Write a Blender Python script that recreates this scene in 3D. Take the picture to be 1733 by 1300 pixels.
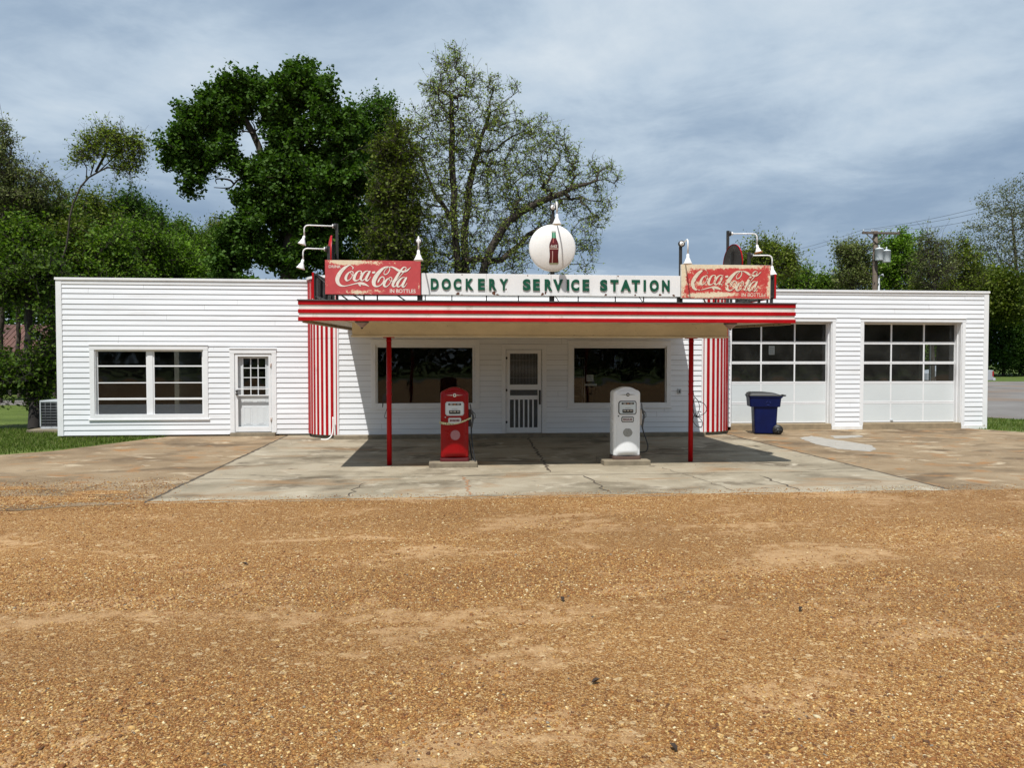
import bpy, math, random
import numpy as np
from math import sin, cos, pi, radians, atan, sqrt
from mathutils import Vector, Matrix
random.seed(7); rng = np.random.default_rng(11)
sc = bpy.context.scene
for o in list(bpy.data.objects): bpy.data.objects.remove(o)
COL = sc.collection

# ------------------------------------------------------------------ camera
F, CX, CY, EYE = 1300.0, 866.5, 650.0, 1.86
YAW, PIT = radians(5.3), atan(35/F)
cam = bpy.data.cameras.new('camera'); cam.sensor_width = 36; cam.lens = 36*F/1733
cam.clip_start = .05; cam.clip_end = 4000
co = bpy.data.objects.new('camera', cam); COL.objects.link(co)
co.location = (0, 0, EYE); co.rotation_euler = (pi/2-PIT, 0, -YAW); sc.camera = co
_fw = np.array([sin(YAW)*cos(PIT), cos(YAW)*cos(PIT), -sin(PIT)]); _rt = np.array([cos(YAW), -sin(YAW), 0.]); _up = np.cross(_rt, _fw)
def ray(x, y): return (x-CX)/F*_rt-(y-CY)/F*_up+_fw
def at(x, y, Y):                       # point at depth Y
    d = ray(x, y); return np.array([0, 0, EYE])+d*(Y/d[1])
def X_(x, Y, y=620): return float(at(x, y, Y)[0])
def Z_(y, Y, x=866): return float(at(x, y, Y)[2])
def gnd(x, y, z=0):
    d = ray(x, y); return np.array([0, 0, EYE])+d*((z-EYE)/d[2])

# ------------------------------------------------------------------ light
SUN = Vector((-.20, -.47, 1)).normalized()
sl = bpy.data.lights.new('sun', 'SUN'); sl.energy = 4.2; sl.angle = radians(.53); sl.color = (1, .965, .92)
so = bpy.data.objects.new('sun', sl); COL.objects.link(so); so.location = (0, 0, 30)
so.rotation_euler = SUN.to_track_quat('Z', 'Y').to_euler()
w = bpy.data.worlds.new('World'); sc.world = w; w.use_nodes = True
nt = w.node_tree; nt.nodes.clear()
def N(nt, t, **k):
    n = nt.nodes.new(t)
    for a, b in k.items(): setattr(n, a, b)
    return n
def ramp(nt, fac, stops, interp='LINEAR'):
    r = N(nt, 'ShaderNodeValToRGB'); r.color_ramp.interpolation = interp
    e = r.color_ramp.elements
    while len(e) < len(stops): e.new(.5)
    for i, (p, c) in enumerate(stops):
        e[i].position = p; e[i].color = (c, c, c, 1) if isinstance(c, (int, float)) else (*c, 1)
    nt.links.new(fac, r.inputs[0]); return r.outputs[0]
def mix(nt, f, a, b, mode='MIX'):
    m = N(nt, 'ShaderNodeMix', data_type='RGBA', blend_type=mode)
    for s, v in ((m.inputs[0], f), (m.inputs[6], a), (m.inputs[7], b)):
        if isinstance(v, (int, float)): s.default_value = v
        elif isinstance(v, tuple): s.default_value = (*v, 1)
        else: nt.links.new(v, s)
    return m.outputs[2]
def mth(nt, op, a, b=0., c=None):
    m = N(nt, 'ShaderNodeMath', operation=op)
    for s, v in zip(m.inputs, (a, b, c)):
        if v is None: continue
        if isinstance(v, (int, float)): s.default_value = v
        else: nt.links.new(v, s)
    return m.outputs[0]
def noise(nt, vec, scale, detail=4, rough=.55, dist=0.):
    n = N(nt, 'ShaderNodeTexNoise'); n.inputs['Scale'].default_value = scale; n.inputs['Detail'].default_value = detail
    n.inputs['Roughness'].default_value = rough; n.inputs['Distortion'].default_value = dist
    if vec is not None: nt.links.new(vec, n.inputs['Vector'])
    return n.outputs['Fac']
tc = N(nt, 'ShaderNodeTexCoord'); sep = N(nt, 'ShaderNodeSeparateXYZ'); nt.links.new(tc.outputs['Generated'], sep.inputs[0])
zz = mth(nt, 'ADD', mth(nt, 'MAXIMUM', sep.outputs[2], 0.), .16)
cb = N(nt, 'ShaderNodeCombineXYZ')
nt.links.new(mth(nt, 'DIVIDE', sep.outputs[0], zz), cb.inputs[0]); nt.links.new(mth(nt, 'DIVIDE', sep.outputs[1], zz), cb.inputs[1])
mp = N(nt, 'ShaderNodeMapping'); mp.inputs['Location'].default_value = (5.3, 2.2, 0); mp.inputs['Rotation'].default_value = (0, 0, .25); mp.inputs['Scale'].default_value = (.8, .8, 1)
nt.links.new(cb.outputs[0], mp.inputs[0])
n1 = noise(nt, mp.outputs[0], .62, 6, .52, .5); n2 = noise(nt, mp.outputs[0], 3.0, 6, .62, .25)
dens = mth(nt, 'ADD', mth(nt, 'MULTIPLY', n1, .70), mth(nt, 'MULTIPLY', n2, .30))
sky = N(nt, 'ShaderNodeTexSky', sky_type='NISHITA'); sky.sun_disc = False
sky.sun_elevation = math.asin(SUN.z); sky.sun_rotation = math.atan2(SUN.x, SUN.y); sky.air_density = 1.3; sky.dust_density = 1.5; sky.ozone_density = 2
cloudc = ramp(nt, dens, [(.36, (1.8, 2.55, 3.7)), (.44, (2.25, 3.05, 4.15)), (.50, (2.9, 3.75, 4.8)), (.57, (4.1, 4.95, 5.85)), (.68, (5.7, 6.3, 6.8))])
cov = ramp(nt, dens, [(.3, .85), (.5, .97)])
skyc = mix(nt, cov, sky.outputs[0], cloudc)
bg = N(nt, 'ShaderNodeBackground'); bg.inputs[1].default_value = .10
nt.links.new(skyc, bg.inputs[0]); ow = N(nt, 'ShaderNodeOutputWorld'); nt.links.new(bg.outputs[0], ow.inputs[0])
sc.view_settings.view_transform = 'Standard'; sc.view_settings.look = 'None'; sc.view_settings.exposure = .34; sc.view_settings.gamma = 1
sc.render.engine = 'CYCLES'
try:
    sc.cycles.max_bounces = 8; sc.cycles.transparent_max_bounces = 12; sc.cycles.diffuse_bounces = 4
except Exception: pass

# ------------------------------------------------------------------ materials
def mat(name, col=(.5, .5, .5), rough=.6, var=.12, vs=3., bump=0., bs=40., metal=0., spots=None, spec=.5, dirt=None, stretch=(1, 1, 1)):
    m = bpy.data.materials.new(name); m.use_nodes = True; t = m.node_tree; b = t.nodes['Principled BSDF']
    b.inputs['Roughness'].default_value = rough; b.inputs['Metallic'].default_value = metal
    b.inputs['Specular IOR Level'].default_value = spec
    tcn = N(t, 'ShaderNodeTexCoord'); mpn = N(t, 'ShaderNodeMapping'); mpn.inputs['Scale'].default_value = stretch
    t.links.new(tcn.outputs['Object'], mpn.inputs[0]); v = mpn.outputs[0]
    n = noise(t, v, vs, 5, .6)
    lo = tuple(c*(1-var) for c in col); hi = tuple(min(1, c*(1+var)) for c in col)
    c = ramp(t, n, [(.3, lo), (.7, hi)])
    if dirt:                         # (colour, scale, threshold, softness)
        dn = noise(t, v, dirt[1], 6, .65, .3)
        c = mix(t, ramp(t, dn, [(dirt[2], 0.), (dirt[2]+dirt[3], 1.)]), c, dirt[0])
    if spots:
        dn = noise(t, v, spots[1], 3, .7)
        c = mix(t, ramp(t, dn, [(spots[2], 0.), (spots[2]+.03, 1.)]), c, spots[0])
    t.links.new(c, b.inputs['Base Color'])
    rn = noise(t, v, vs*2, 3); t.links.new(mth(t, 'ADD', mth(t, 'MULTIPLY', rn, .2), rough-.1), b.inputs['Roughness'])
    if bump:
        bn = noise(t, v, bs, 4); bp = N(t, 'ShaderNodeBump'); bp.inputs['Distance'].default_value = bump; bp.inputs['Strength'].default_value = .8
        t.links.new(bn, bp.inputs['Height']); t.links.new(bp.outputs[0], b.inputs['Normal'])
    return m
WHITE = mat('white_paint', (.745, .765, .785), .5, .07, 1.6, .002, 12, dirt=((.58, .57, .54), 2.0, .56, .25), stretch=(.22, 1, 3.), spots=((.35, .32, .28), 30, .80))
TRIM = mat('white_trim', (.745, .755, .76), .45, .04, 3., .001, 20, spots=((.5, .48, .42), 14, .70))
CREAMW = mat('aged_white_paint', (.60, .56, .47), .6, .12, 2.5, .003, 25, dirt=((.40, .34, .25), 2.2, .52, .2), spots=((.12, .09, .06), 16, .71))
RED = mat('red_paint', (.37, .002, .005), .42, .15, 3., .001, 20, spots=((.25, .12, .1), 22, .75), spec=.22)
REDDULL = mat('faded_red_paint', (.30, .02, .03), .55, .2, 5.)
STW = mat('stripe_white', (.78, .76, .74), .45, .06, 3., dirt=((.45, .4, .34), 6, .62, .15), stretch=(1, 1, .3))
BLACK = mat('black_metal', (.022, .021, .02), .5, .3, 6.)
TAR = mat('roof_tar', (.06, .058, .056), .8, .3, 3., .004, 30)
def glass_mat(name, lo, hi):
    g_m = bpy.data.materials.new(name); g_m.use_nodes = True
    t = g_m.node_tree; t.nodes.clear(); o_ = N(t, 'ShaderNodeOutputMaterial'); ms = N(t, 'ShaderNodeMixShader'); fr = N(t, 'ShaderNodeFresnel'); fr.inputs[0].default_value = 1.5
    gl = N(t, 'ShaderNodeBsdfGlossy'); gl.inputs['Roughness'].default_value = .015; gl.inputs['Color'].default_value = (.85, .88, .88, 1)
    tp = N(t, 'ShaderNodeBsdfTransparent'); tp.inputs[0].default_value = (.72, .75, .74, 1)
    tcn = N(t, 'ShaderNodeTexCoord'); wn = noise(t, tcn.outputs['Object'], .8, 2); bp = N(t, 'ShaderNodeBump'); bp.inputs['Distance'].default_value = .02; bp.inputs['Strength'].default_value = .35
    t.links.new(wn, bp.inputs['Height']); t.links.new(bp.outputs[0], gl.inputs['Normal'])
    t.links.new(mth(t, 'MULTIPLY', fr.outputs[0], .95), ms.inputs[0]); t.links.new(tp.outputs[0], ms.inputs[1]); t.links.new(gl.outputs[0], ms.inputs[2])
    df = N(t, 'ShaderNodeBsdfDiffuse'); df.inputs[0].default_value = (.62, .62, .56, 1); md2 = N(t, 'ShaderNodeMixShader')
    t.links.new(ramp(t, noise(t, tcn.outputs['Object'], 2.2, 5, .6, .4), [(.3, lo), (.7, hi)]), md2.inputs[0]); t.links.new(ms.outputs[0], md2.inputs[1]); t.links.new(df.outputs[0], md2.inputs[2]); t.links.new(md2.outputs[0], o_.inputs[0])
    return g_m
GLASSM = glass_mat('window_glass', .001, .006); GLASS_SHEEN = glass_mat('grey_sheen_glass', .012, .040)  # garage panes: pale diffuse film stands in for their grey reflection
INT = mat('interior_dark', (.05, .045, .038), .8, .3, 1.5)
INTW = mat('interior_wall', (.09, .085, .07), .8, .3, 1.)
CONC_TRIM = mat('old_concrete', (.21, .175, .12), .85, .2, 6., .004, 60, dirt=((.14, .11, .08), 4, .55, .15))
GREENL = mat('green_letter', (.003, .075, .038), .35, .15, 8.)
CREAM = mat('cream_lettering', (.72, .68, .60), .55, .12, 20.)
PORC = mat('white_porcelain', (.76, .76, .75), .3, .05, 2., dirt=((.55, .52, .46), 2.5, .60, .2), spots=((.13, .05, .025), 7, .705))
PUMPW = mat('white_enamel', (.78, .80, .81), .25, .03, 3., .0015, 4)
PUMPR = mat('red_enamel', (.27, .002, .004), .30, .12, 4., .0015, 4, spec=.3)
RUBBER = mat('black_rubber', (.015, .015, .015), .5, .2, 8.)
STEEL = mat('worn_steel', (.42, .42, .41), .35, .2, 12., metal=.8)
BLUEP = mat('blue_plastic', (.001, .006, .06), .45, .2, 3., .001, 60, spec=.25)
PAPER = mat('paper', (.7, .7, .7), .7, .1, 20.)
LAMPW = mat('lamp_enamel', (.80, .80, .79), .3, .05, 5.)
RUSTY = mat('rust', (.22, .09, .035), .9, .4, 12.)
BARK = mat('bark', (.048, .038, .028), .9, .35, 4., .02, 14, stretch=(1, 1, .3))
BARKP = mat('pale_bark', (.16, .135, .105), .9, .3, 4., .02, 14, stretch=(1, 1, .3))
WOODP = mat('pole_wood', (.11, .085, .065), .85, .3, 5., stretch=(1, 1, .1))
TIN = mat('rusted_tin', (.10, .045, .032), .7, .45, 1.6, dirt=((.10, .05, .035), 3, .5, .2), stretch=(1, .3, 1))
GALV = mat('galvanised_grey', (.45, .48, .50), .4, .12, 5.)
DARKM = mat('dark_grey_metal', (.07, .075, .08), .5, .2, 5.)
SILVER = mat('silver_car_paint', (.42, .43, .45), .3, .05, 2., metal=.3)
TAPE = mat('yellow_tape', (.62, .56, .28), .5, .2, 30., spots=((.05, .05, .04), 60, .55))
TAIL = mat('red_lens', (.3, .01, .01), .25, .1)
AMBER = mat('rusty_shade_rim', (.45, .2, .06), .7, .3, 20.)
MAUVE = mat('frosted_lamp_glass', (.30, .22, .22), .35, .1)
DISPLAYW = mat('pump_dial_white', (.62, .68, .70), .35, .06)
GREYPATCH = mat('scraped_paint_grey', (.30, .30, .28), .6, .15, 30.)
PINKPATCH = mat('scraped_paint_pink', (.36, .16, .17), .6, .15, 30.)

def vcol(name, rough=.5, bump=0., bs=40., transl=0.):
    m = bpy.data.materials.new(name); m.use_nodes = True; t = m.node_tree; b = t.nodes['Principled BSDF']
    a = N(t, 'ShaderNodeAttribute', attribute_name='Col'); t.links.new(a.outputs['Color'], b.inputs['Base Color'])
    b.inputs['Roughness'].default_value = rough
    if transl:
        b.inputs['Specular IOR Level'].default_value = .16
        tr = N(t, 'ShaderNodeBsdfTranslucent'); hs = mix(t, 1., a.outputs['Color'], (1.0, 1.15, .45), 'MULTIPLY'); t.links.new(hs, tr.inputs[0])
        mx = N(t, 'ShaderNodeMixShader'); mx.inputs[0].default_value = transl
        t.links.new(b.outputs[0], mx.inputs[1]); t.links.new(tr.outputs[0], mx.inputs[2]); t.links.new(mx.outputs[0], t.nodes['Material Output'].inputs[0])
    if bump:
        tcn = N(t, 'ShaderNodeTexCoord'); bn = noise(t, tcn.outputs['Object'], bs, 4); bp = N(t, 'ShaderNodeBump'); bp.inputs['Distance'].default_value = bump
        t.links.new(bn, bp.inputs['Height']); t.links.new(bp.outputs[0], b.inputs['Normal'])
    return m
LEAF = vcol('leaf', .6, transl=.34); STONE = vcol('stone', .8); SIGNP = vcol('enamel_sign', .38, .0008, 30)

# ------------------------------------------------------------------ mesh helpers
ORG = {}
def tag(o, label=None, cat=None, group=None, kind=None):
    for k, v in (('label', label), ('category', cat), ('group', group), ('kind', kind)):
        if v: o[k] = v
    return o
def thing(name, label, cat, loc=(0, 0, 0), group=None):
    o = bpy.data.objects.new(name, None); COL.objects.link(o); o.empty_display_size = .2
    o.location = loc; ORG[o.name] = np.array(loc, float); return tag(o, label, cat, group)
def link(name, me, parent):
    o = bpy.data.objects.new(name, me); COL.objects.link(o)
    if parent is not None: o.parent = parent; ORG[o.name] = ORG[parent.name]
    else: ORG[o.name] = np.zeros(3)
    return o
class MB:
    def __init__(s): s.v = []; s.f = []; s.m = []; s.sm = []
    def add(s, vs, fs, mi=0, M=None, smooth=False):
        b = len(s.v)
        for p in vs:
            p = Vector([float(q) for q in p])
            s.v.append(tuple(M @ p) if M is not None else tuple(p))
        for f in fs: s.f.append([b+i for i in f]); s.m.append(mi); s.sm.append(smooth)
        return s
    def box(s, x0, x1, y0, y1, z0, z1, mi=0, M=None):
        vs = [(x, y, z) for z in (z0, z1) for y in (y0, y1) for x in (x0, x1)]
        return s.add(vs, [(0, 2, 3, 1), (4, 5, 7, 6), (0, 1, 5, 4), (2, 6, 7, 3), (0, 4, 6, 2), (1, 3, 7, 5)], mi, M)
    def tube(s, pts, r, n=8, mi=0, M=None, cap=True):
        pts = [Vector([float(q) for q in p]) for p in pts]; rs = r if hasattr(r, '__len__') else [r]*len(pts)
        vs = []; fs = []; prev = None
        for i, p in enumerate(pts):
            d = (pts[min(i+1, len(pts)-1)]-pts[max(i-1, 0)]).normalized()
            if prev is None: a = d.orthogonal().normalized()
            else: a = (prev-d*prev.dot(d)).normalized()
            prev = a; b = d.cross(a)
            for k in range(n): vs.append(p+(a*cos(2*pi*k/n)+b*sin(2*pi*k/n))*rs[i])
        for i in range(len(pts)-1):
            for k in range(n): fs.append((i*n+k, i*n+(k+1) % n, (i+1)*n+(k+1) % n, (i+1)*n+k))
        if cap: fs.append(tuple(range(n-1, -1, -1))); fs.append(tuple((len(pts)-1)*n+k for k in range(n)))
        return s.add(vs, fs, mi, M, True)
    def lathe(s, prof, c=(0, 0, 0), n=24, mi=0, M=None, axis='Z'):
        vs = []; fs = []
        for (r, h) in prof:
            for k in range(n):
                a = 2*pi*k/n
                p = (r*cos(a), r*sin(a), h) if axis == 'Z' else (r*cos(a), h, r*sin(a)) if axis == 'Y' else (h, r*cos(a), r*sin(a))
                vs.append((p[0]+c[0], p[1]+c[1], p[2]+c[2]))
        for i in range(len(prof)-1):
            for k in range(n): fs.append((i*n+k, i*n+(k+1) % n, (i+1)*n+(k+1) % n, (i+1)*n+k))
        return s.add(vs, fs, mi, M, True)
    def prism(s, poly, a0, a1, plane='XZ', mi=0, M=None):     # poly extruded along the third axis
        def P(u, v, a): return (u, a, v) if plane == 'XZ' else (u, v, a) if plane == 'XY' else (a, u, v)
        n = len(poly); vs = [P(u, v, a0) for u, v in poly]+[P(u, v, a1) for u, v in poly]
        fs = [tuple(range(n)), tuple(range(2*n-1, n-1, -1))]+[(i, i+n, (i+1) % n+n, (i+1) % n) for i in range(n)]
        return s.add(vs, fs, mi, M)
    def build(s, name, mats, parent=None, bevel=0., segs=2, auto=True):
        o0 = ORG[parent.name] if parent is not None else np.zeros(3)
        me = bpy.data.meshes.new(name); me.from_pydata([(v[0]-o0[0], v[1]-o0[1], v[2]-o0[2]) for v in s.v], [], s.f)
        for m in (mats if isinstance(mats, (list, tuple)) else [mats]): me.materials.append(m)
        me.polygons.foreach_set('material_index', s.m); me.polygons.foreach_set('use_smooth', s.sm); me.update()
        import bmesh
        b = bmesh.new(); b.from_mesh(me); bmesh.ops.recalc_face_normals(b, faces=b.faces); b.to_mesh(me); b.free()
        o = link(name, me, parent)
        if bevel:
            md = o.modifiers.new('bevel', 'BEVEL'); md.width = bevel; md.segments = segs; md.limit_method = 'ANGLE'; md.angle_limit = radians(40)
        return o
def rawmesh(name, V, Fc, k, m, parent=None, col=None, smooth=False):
    """V (n,3), Fc (f,k) ints, optional per-vertex colour"""
    V = np.asarray(V, np.float32)-(ORG[parent.name] if parent is not None else np.zeros(3)).astype(np.float32)
    me = bpy.data.meshes.new(name); nf = len(Fc)
    me.vertices.add(len(V)); me.vertices.foreach_set('co', V.ravel().astype(np.float32))
    me.loops.add(nf*k); me.loops.foreach_set('vertex_index', np.asarray(Fc, np.int32).ravel())
    me.polygons.add(nf); me.polygons.foreach_set('loop_start', np.arange(0, nf*k, k, dtype=np.int32)); me.polygons.foreach_set('loop_total', np.full(nf, k, np.int32))
    if smooth: me.polygons.foreach_set('use_smooth', np.ones(nf, bool))
    me.update(calc_edges=True); me.validate()
    if col is not None:
        a = me.color_attributes.new('Col', 'FLOAT_COLOR', 'POINT'); a.data.foreach_set('color', np.c_[col, np.ones(len(col))].astype(np.float32).ravel())
    me.materials.append(m); return link(name, me, parent)
def vnoise(x, y, sc_, seed, octv=4, rough=.55):     # fractal value noise on arrays
    out = np.zeros_like(x); amp = 1.; tot = 0.
    for o in range(octv):
        r = np.random.default_rng(seed+o*17); G = r.random((257, 257)); s = sc_*2**o
        u = (x*s) % 256; v = (y*s) % 256; i = u.astype(int); j = v.astype(int); fu = u-i; fv = v-j; fu = fu*fu*(3-2*fu); fv = fv*fv*(3-2*fv)
        out += amp*(G[i, j]*(1-fu)*(1-fv)+G[i+1, j]*fu*(1-fv)+G[i, j+1]*(1-fu)*fv+G[i+1, j+1]*fu*fv); tot += amp; amp *= rough
    return out/tot
def text_mesh(txt, h, depth=.004, off=0., spacing=1.):
    cu = bpy.data.curves.new('t', 'FONT'); cu.body = txt; cu.size = 1; cu.extrude = 0; cu.offset = off; cu.space_character = spacing; cu.resolution_u = 6
    ob = bpy.data.objects.new('t', cu); COL.objects.link(ob); bpy.context.view_layer.update()
    me = bpy.data.meshes.new_from_object(ob.evaluated_get(bpy.context.evaluated_depsgraph_get()))
    bpy.data.objects.remove(ob); V = np.array([v.co[:] for v in me.vertices]); Fs = [list(p.vertices) for p in me.polygons]
    E = {}
    for f in Fs:
        for a, b in zip(f, f[1:]+f[:1]): E[(a, b)] = 1
    bd = [(a, b) for (a, b) in E if (b, a) not in E]; bpy.data.meshes.remove(me)
    mn = V.min(0); mx = V.max(0); return (V[:, :2]-mn[:2])/(mx[1]-mn[1]), Fs, bd, (mx[0]-mn[0])/(mx[1]-mn[1])
def put_text(mb, txt, x0, x1, z0, z1, y, depth, mi=0, off=0., spacing=1., fn=None):
    """letters standing on the plane y, fronts facing -Y at y-depth"""
    P, Fs, bd, asp = text_mesh(txt, 1, off=off, spacing=spacing); n = len(P)
    X = x0+P[:, 0]/asp*(x1-x0); Z = z0+P[:, 1]*(z1-z0)
    vs = [(X[i], y-depth, Z[i]) for i in range(n)]+[(X[i], y, Z[i]) for i in range(n)]
    if fn: vs = [fn(*v) for v in vs]
    mb.add(vs, [list(f) for f in Fs]+[(a, a+n, b+n, b) for a, b in bd], mi)

# ------------------------------------------------------------------ ground, paving
def ground_mat(name, cols, scale, bump, bs, stains=None, fine=None):
    m = bpy.data.materials.new(name); m.use_nodes = True; t = m.node_tree; b = t.nodes['Principled BSDF']; b.inputs['Roughness'].default_value = .9
    b.inputs['Specular IOR Level'].default_value = .25
    g = N(t, 'ShaderNodeNewGeometry'); v = g.outputs['Position']
    c = ramp(t, noise(t, v, scale, 6, .6, .4), [(.3+.4*i/(len(cols)-1), q) for i, q in enumerate(cols)])
    for (col, s_, th, sf, *st) in (stains or []):
        vv = v
        if st: mpn = N(t, 'ShaderNodeMapping'); mpn.inputs['Scale'].default_value = st[0]; t.links.new(v, mpn.inputs[0]); vv = mpn.outputs[0]
        c = mix(t, ramp(t, noise(t, vv, s_, 6, .62, .5), [(th, 0.), (th+sf, 1.)]), c, col)
    if fine: 
        c = mix(t, 1., c, ramp(t, noise(t, v, fine[0], 3, .7), [(.3, 1-fine[1]), (.7, 1+fine[1])]), 'MULTIPLY')
    t.links.new(c, b.inputs['Base Color'])
    bp = N(t, 'ShaderNodeBump'); bp.inputs['Distance'].default_value = bump; t.links.new(noise(t, v, bs, 5, .65), bp.inputs['Height']); t.links.new(bp.outputs[0], b.inputs['Normal'])
    return m
GRASSM = ground_mat('grass_ground', [(.045, .07, .011), (.075, .11, .017), (.11, .15, .03)], .5, .03, 20, [((.12, .10, .05), .35, .62, .15)], (60, .35))
GRAVG = ground_mat('grey_gravel', [(.13, .12, .11), (.20, .19, .178)], .3, .01, 30, [((.19, .13, .085), .12, .5, .2)], (40, .2))
ROADM = ground_mat('asphalt', [(.10, .10, .10), (.15, .148, .145)], .6, .004, 60)
CONC = ground_mat('light_concrete', [(.21, .18, .125), (.30, .258, .185), (.35, .305, .225)], .7, .002, 90,
    [((.135, .11, .074), .8, .50, .14, (.8, 1, 1)), ((.40, .355, .27), 1.8, .56, .12), ((.07, .055, .04), 3.0, .63, .08, (.6, 1.2, 1)), ((.26, .165, .085), .5, .55, .15, (1, 2.2, 1))], (130, .2))
CONCB = ground_mat('brown_concrete', [(.16, .112, .064), (.245, .178, .105), (.30, .228, .142)], .6, .003, 90,
    [((.115, .08, .047), .7, .50, .14, (.7, .9, 1)), ((.40, .325, .22), 1.4, .57, .1, (.8, 1.3, 1)), ((.27, .145, .06), 1.7, .56, .1, (.9, 1., 1)), ((.06, .045, .032), 3.2, .64, .06, (.5, 1.5, 1))], (120, .25))
def gravel_mat():
    m = bpy.data.materials.new('orange_gravel'); m.use_nodes = True; t = m.node_tree; b = t.nodes['Principled BSDF']
    b.inputs['Roughness'].default_value = .85; b.inputs['Specular IOR Level'].default_value = .3
    g = N(t, 'ShaderNodeNewGeometry'); v = g.outputs['Position']
    def vor(s, feat='F1', dv=v):
        n = N(t, 'ShaderNodeTexVoronoi', feature=feat); n.inputs['Scale'].default_value = s; n.inputs['Randomness'].default_value = 1; t.links.new(dv, n.inputs['Vector']); return n
    wv = N(t, 'ShaderNodeVectorMath', operation='MULTIPLY_ADD'); nn = N(t, 'ShaderNodeTexNoise'); nn.inputs['Scale'].default_value = 25; t.links.new(v, nn.inputs['Vector'])
    t.links.new(nn.outputs['Color'], wv.inputs[0]); wv.inputs[1].default_value = (.02, .02, 0); t.links.new(v, wv.inputs[2])
    a = vor(95, dv=wv.outputs[0]); a2 = vor(190, dv=wv.outputs[0]); a3 = vor(32, dv=wv.outputs[0])
    pal = [(0, (.05, .02, .007)), (.16, (.12, .05, .015)), (.34, (.19, .088, .026)), (.55, (.27, .14, .045)), (.72, (.34, .20, .075)), (.86, (.46, .32, .15)), (.95, (.56, .46, .28)), (1., (.66, .60, .46))]
    def rc(vn): s_ = N(t, 'ShaderNodeSeparateColor'); t.links.new(vn.outputs['Color'], s_.inputs[0]); return s_.outputs[0]
    c1 = ramp(t, rc(a), pal); c2 = ramp(t, rc(a2), pal); c3 = ramp(t, rc(a3), pal)
    c = mix(t, .5, c1, c2); c = mix(t, ramp(t, rc(a3), [(.95, 0.), (.96, .5)]), c, c3)
    c = mix(t, 1., c, (1.15, 1.02, .80), 'MULTIPLY')
    sand = ramp(t, noise(t, v, 220, 2), [(.3, (.34, .215, .10)), (.7, (.50, .335, .18))])
    st = N(t, 'ShaderNodeMapping'); st.inputs['Scale'].default_value = (.5, 1, 1); st.inputs['Rotation'].default_value = (0, 0, .2); t.links.new(v, st.inputs[0])
    big = mth(t, 'ADD', mth(t, 'MULTIPLY', noise(t, st.outputs[0], 1.1, 6, .6, .6), .7), mth(t, 'MULTIPLY', noise(t, v, 7., 4, .6), .3))
    sm = ramp(t, big, [(.52, 0.), (.60, .75)])
    c = mix(t, sm, c, sand)
    low = ramp(t, noise(t, st.outputs[0], .35, 4), [(.35, (.74, .70, .66)), (.65, (1.1, 1.08, 1.06))]); c = mix(t, 1., c, low, 'MULTIPLY')
    t.links.new(c, b.inputs['Base Color'])
    h = mth(t, 'ADD', mth(t, 'MULTIPLY', a.outputs['Distance'], -60/75*1.), mth(t, 'MULTIPLY', a2.outputs['Distance'], -.35)); h = mth(t, 'MULTIPLY', h, mth(t, 'SUBTRACT', 1., mth(t, 'MULTIPLY', sm, .8)))
    bp = N(t, 'ShaderNodeBump'); bp.inputs['Distance'].default_value = .012; bp.inputs['Strength'].default_value = 1; t.links.new(h, bp.inputs['Height']); t.links.new(bp.outputs[0], b.inputs['Normal'])
    return m
GRAVEL = gravel_mat()
def sheet(name, poly, z, m, wob=0., seed=1, step=.25):
    """flat polygon, its edges broken into wobbly steps; triangulated by fan-free ngon"""
    r = np.random.default_rng(seed); out = []
    for (a, b) in zip(poly, poly[1:]+poly[:1]):
        a = np.array(a[:2], float); b = np.array(b[:2], float); L = np.linalg.norm(b-a); n = max(1, int(L/step)) if wob and L < 60 else 1
        nn = np.array([b[1]-a[1], a[0]-b[0]])/max(L, 1e-6)
        for i in range(n):
            f = i/n; p = a+(b-a)*f
            if wob and 0 < i: p = p+nn*(r.random()-.5)*2*wob
            out.append((p[0], p[1]))
    mb = MB(); mb.add([(x, y, z) for x, y in out], [tuple(range(len(out)))]); o = mb.build(name, m); tag(o, kind='structure'); return o
sheet('ground', [(-900, -900), (900, -900), (900, 1500), (-900, 1500)], -.012, GRASSM)
sheet('road', [(-300, -50), (300, -50), (300, -43), (-300, -43)], -.004, ROADM)
sheet('gravel_lot', [(-60, -40), (80, -42), (60, 17.5), (15, 17.5), (7.5, 13), (-4, 13), (-7, 13), (-14, 12.6), (-40, 11)], -.004, GRAVEL, .12, 3, .4)
sheet('side_lane', [(-120, 36.2), (-6, 36.2), (-6, 40.6), (-120, 41.4)], -.004, GRAVG, .2, 4, 1.)
pr = [gnd(1671, 702), gnd(1733, 710), gnd(1733, 648.5)]
sheet('parking_lot', [(14.0, 28.6), (16.2, 28.3), (pr[1][0], pr[1][1]), (40, 22), (90, 20), (110, 74), (-5, 73), (-5, 31), (14, 31)], -.0035, GRAVG, .15, 5, .7)
XL, XR, YF, YW = -3.92, 7.42, 10.52, 19.9
# brown side slabs
sheet('left_apron', [(-14.5, 9.3), (-9, 9.75), (-5.6, 10.15), (XL, 10.6), (XL, 20.3), (-6.8, 20.3), (-7.3, 19.2), (-8.2, 17.0), (-9.6, 15.6), (-14.5, 14.6)], .002, CONCB, .07, 6, .3)
sheet('right_apron', [(XR, 10.5), (13, 10.2), (22, 10), (22, 16.2), (16, 18.6), (15.3, 20.0), (14.9, 20.9), (XR, 20.9)], .002, CONCB, .06, 7, .3)
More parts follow.
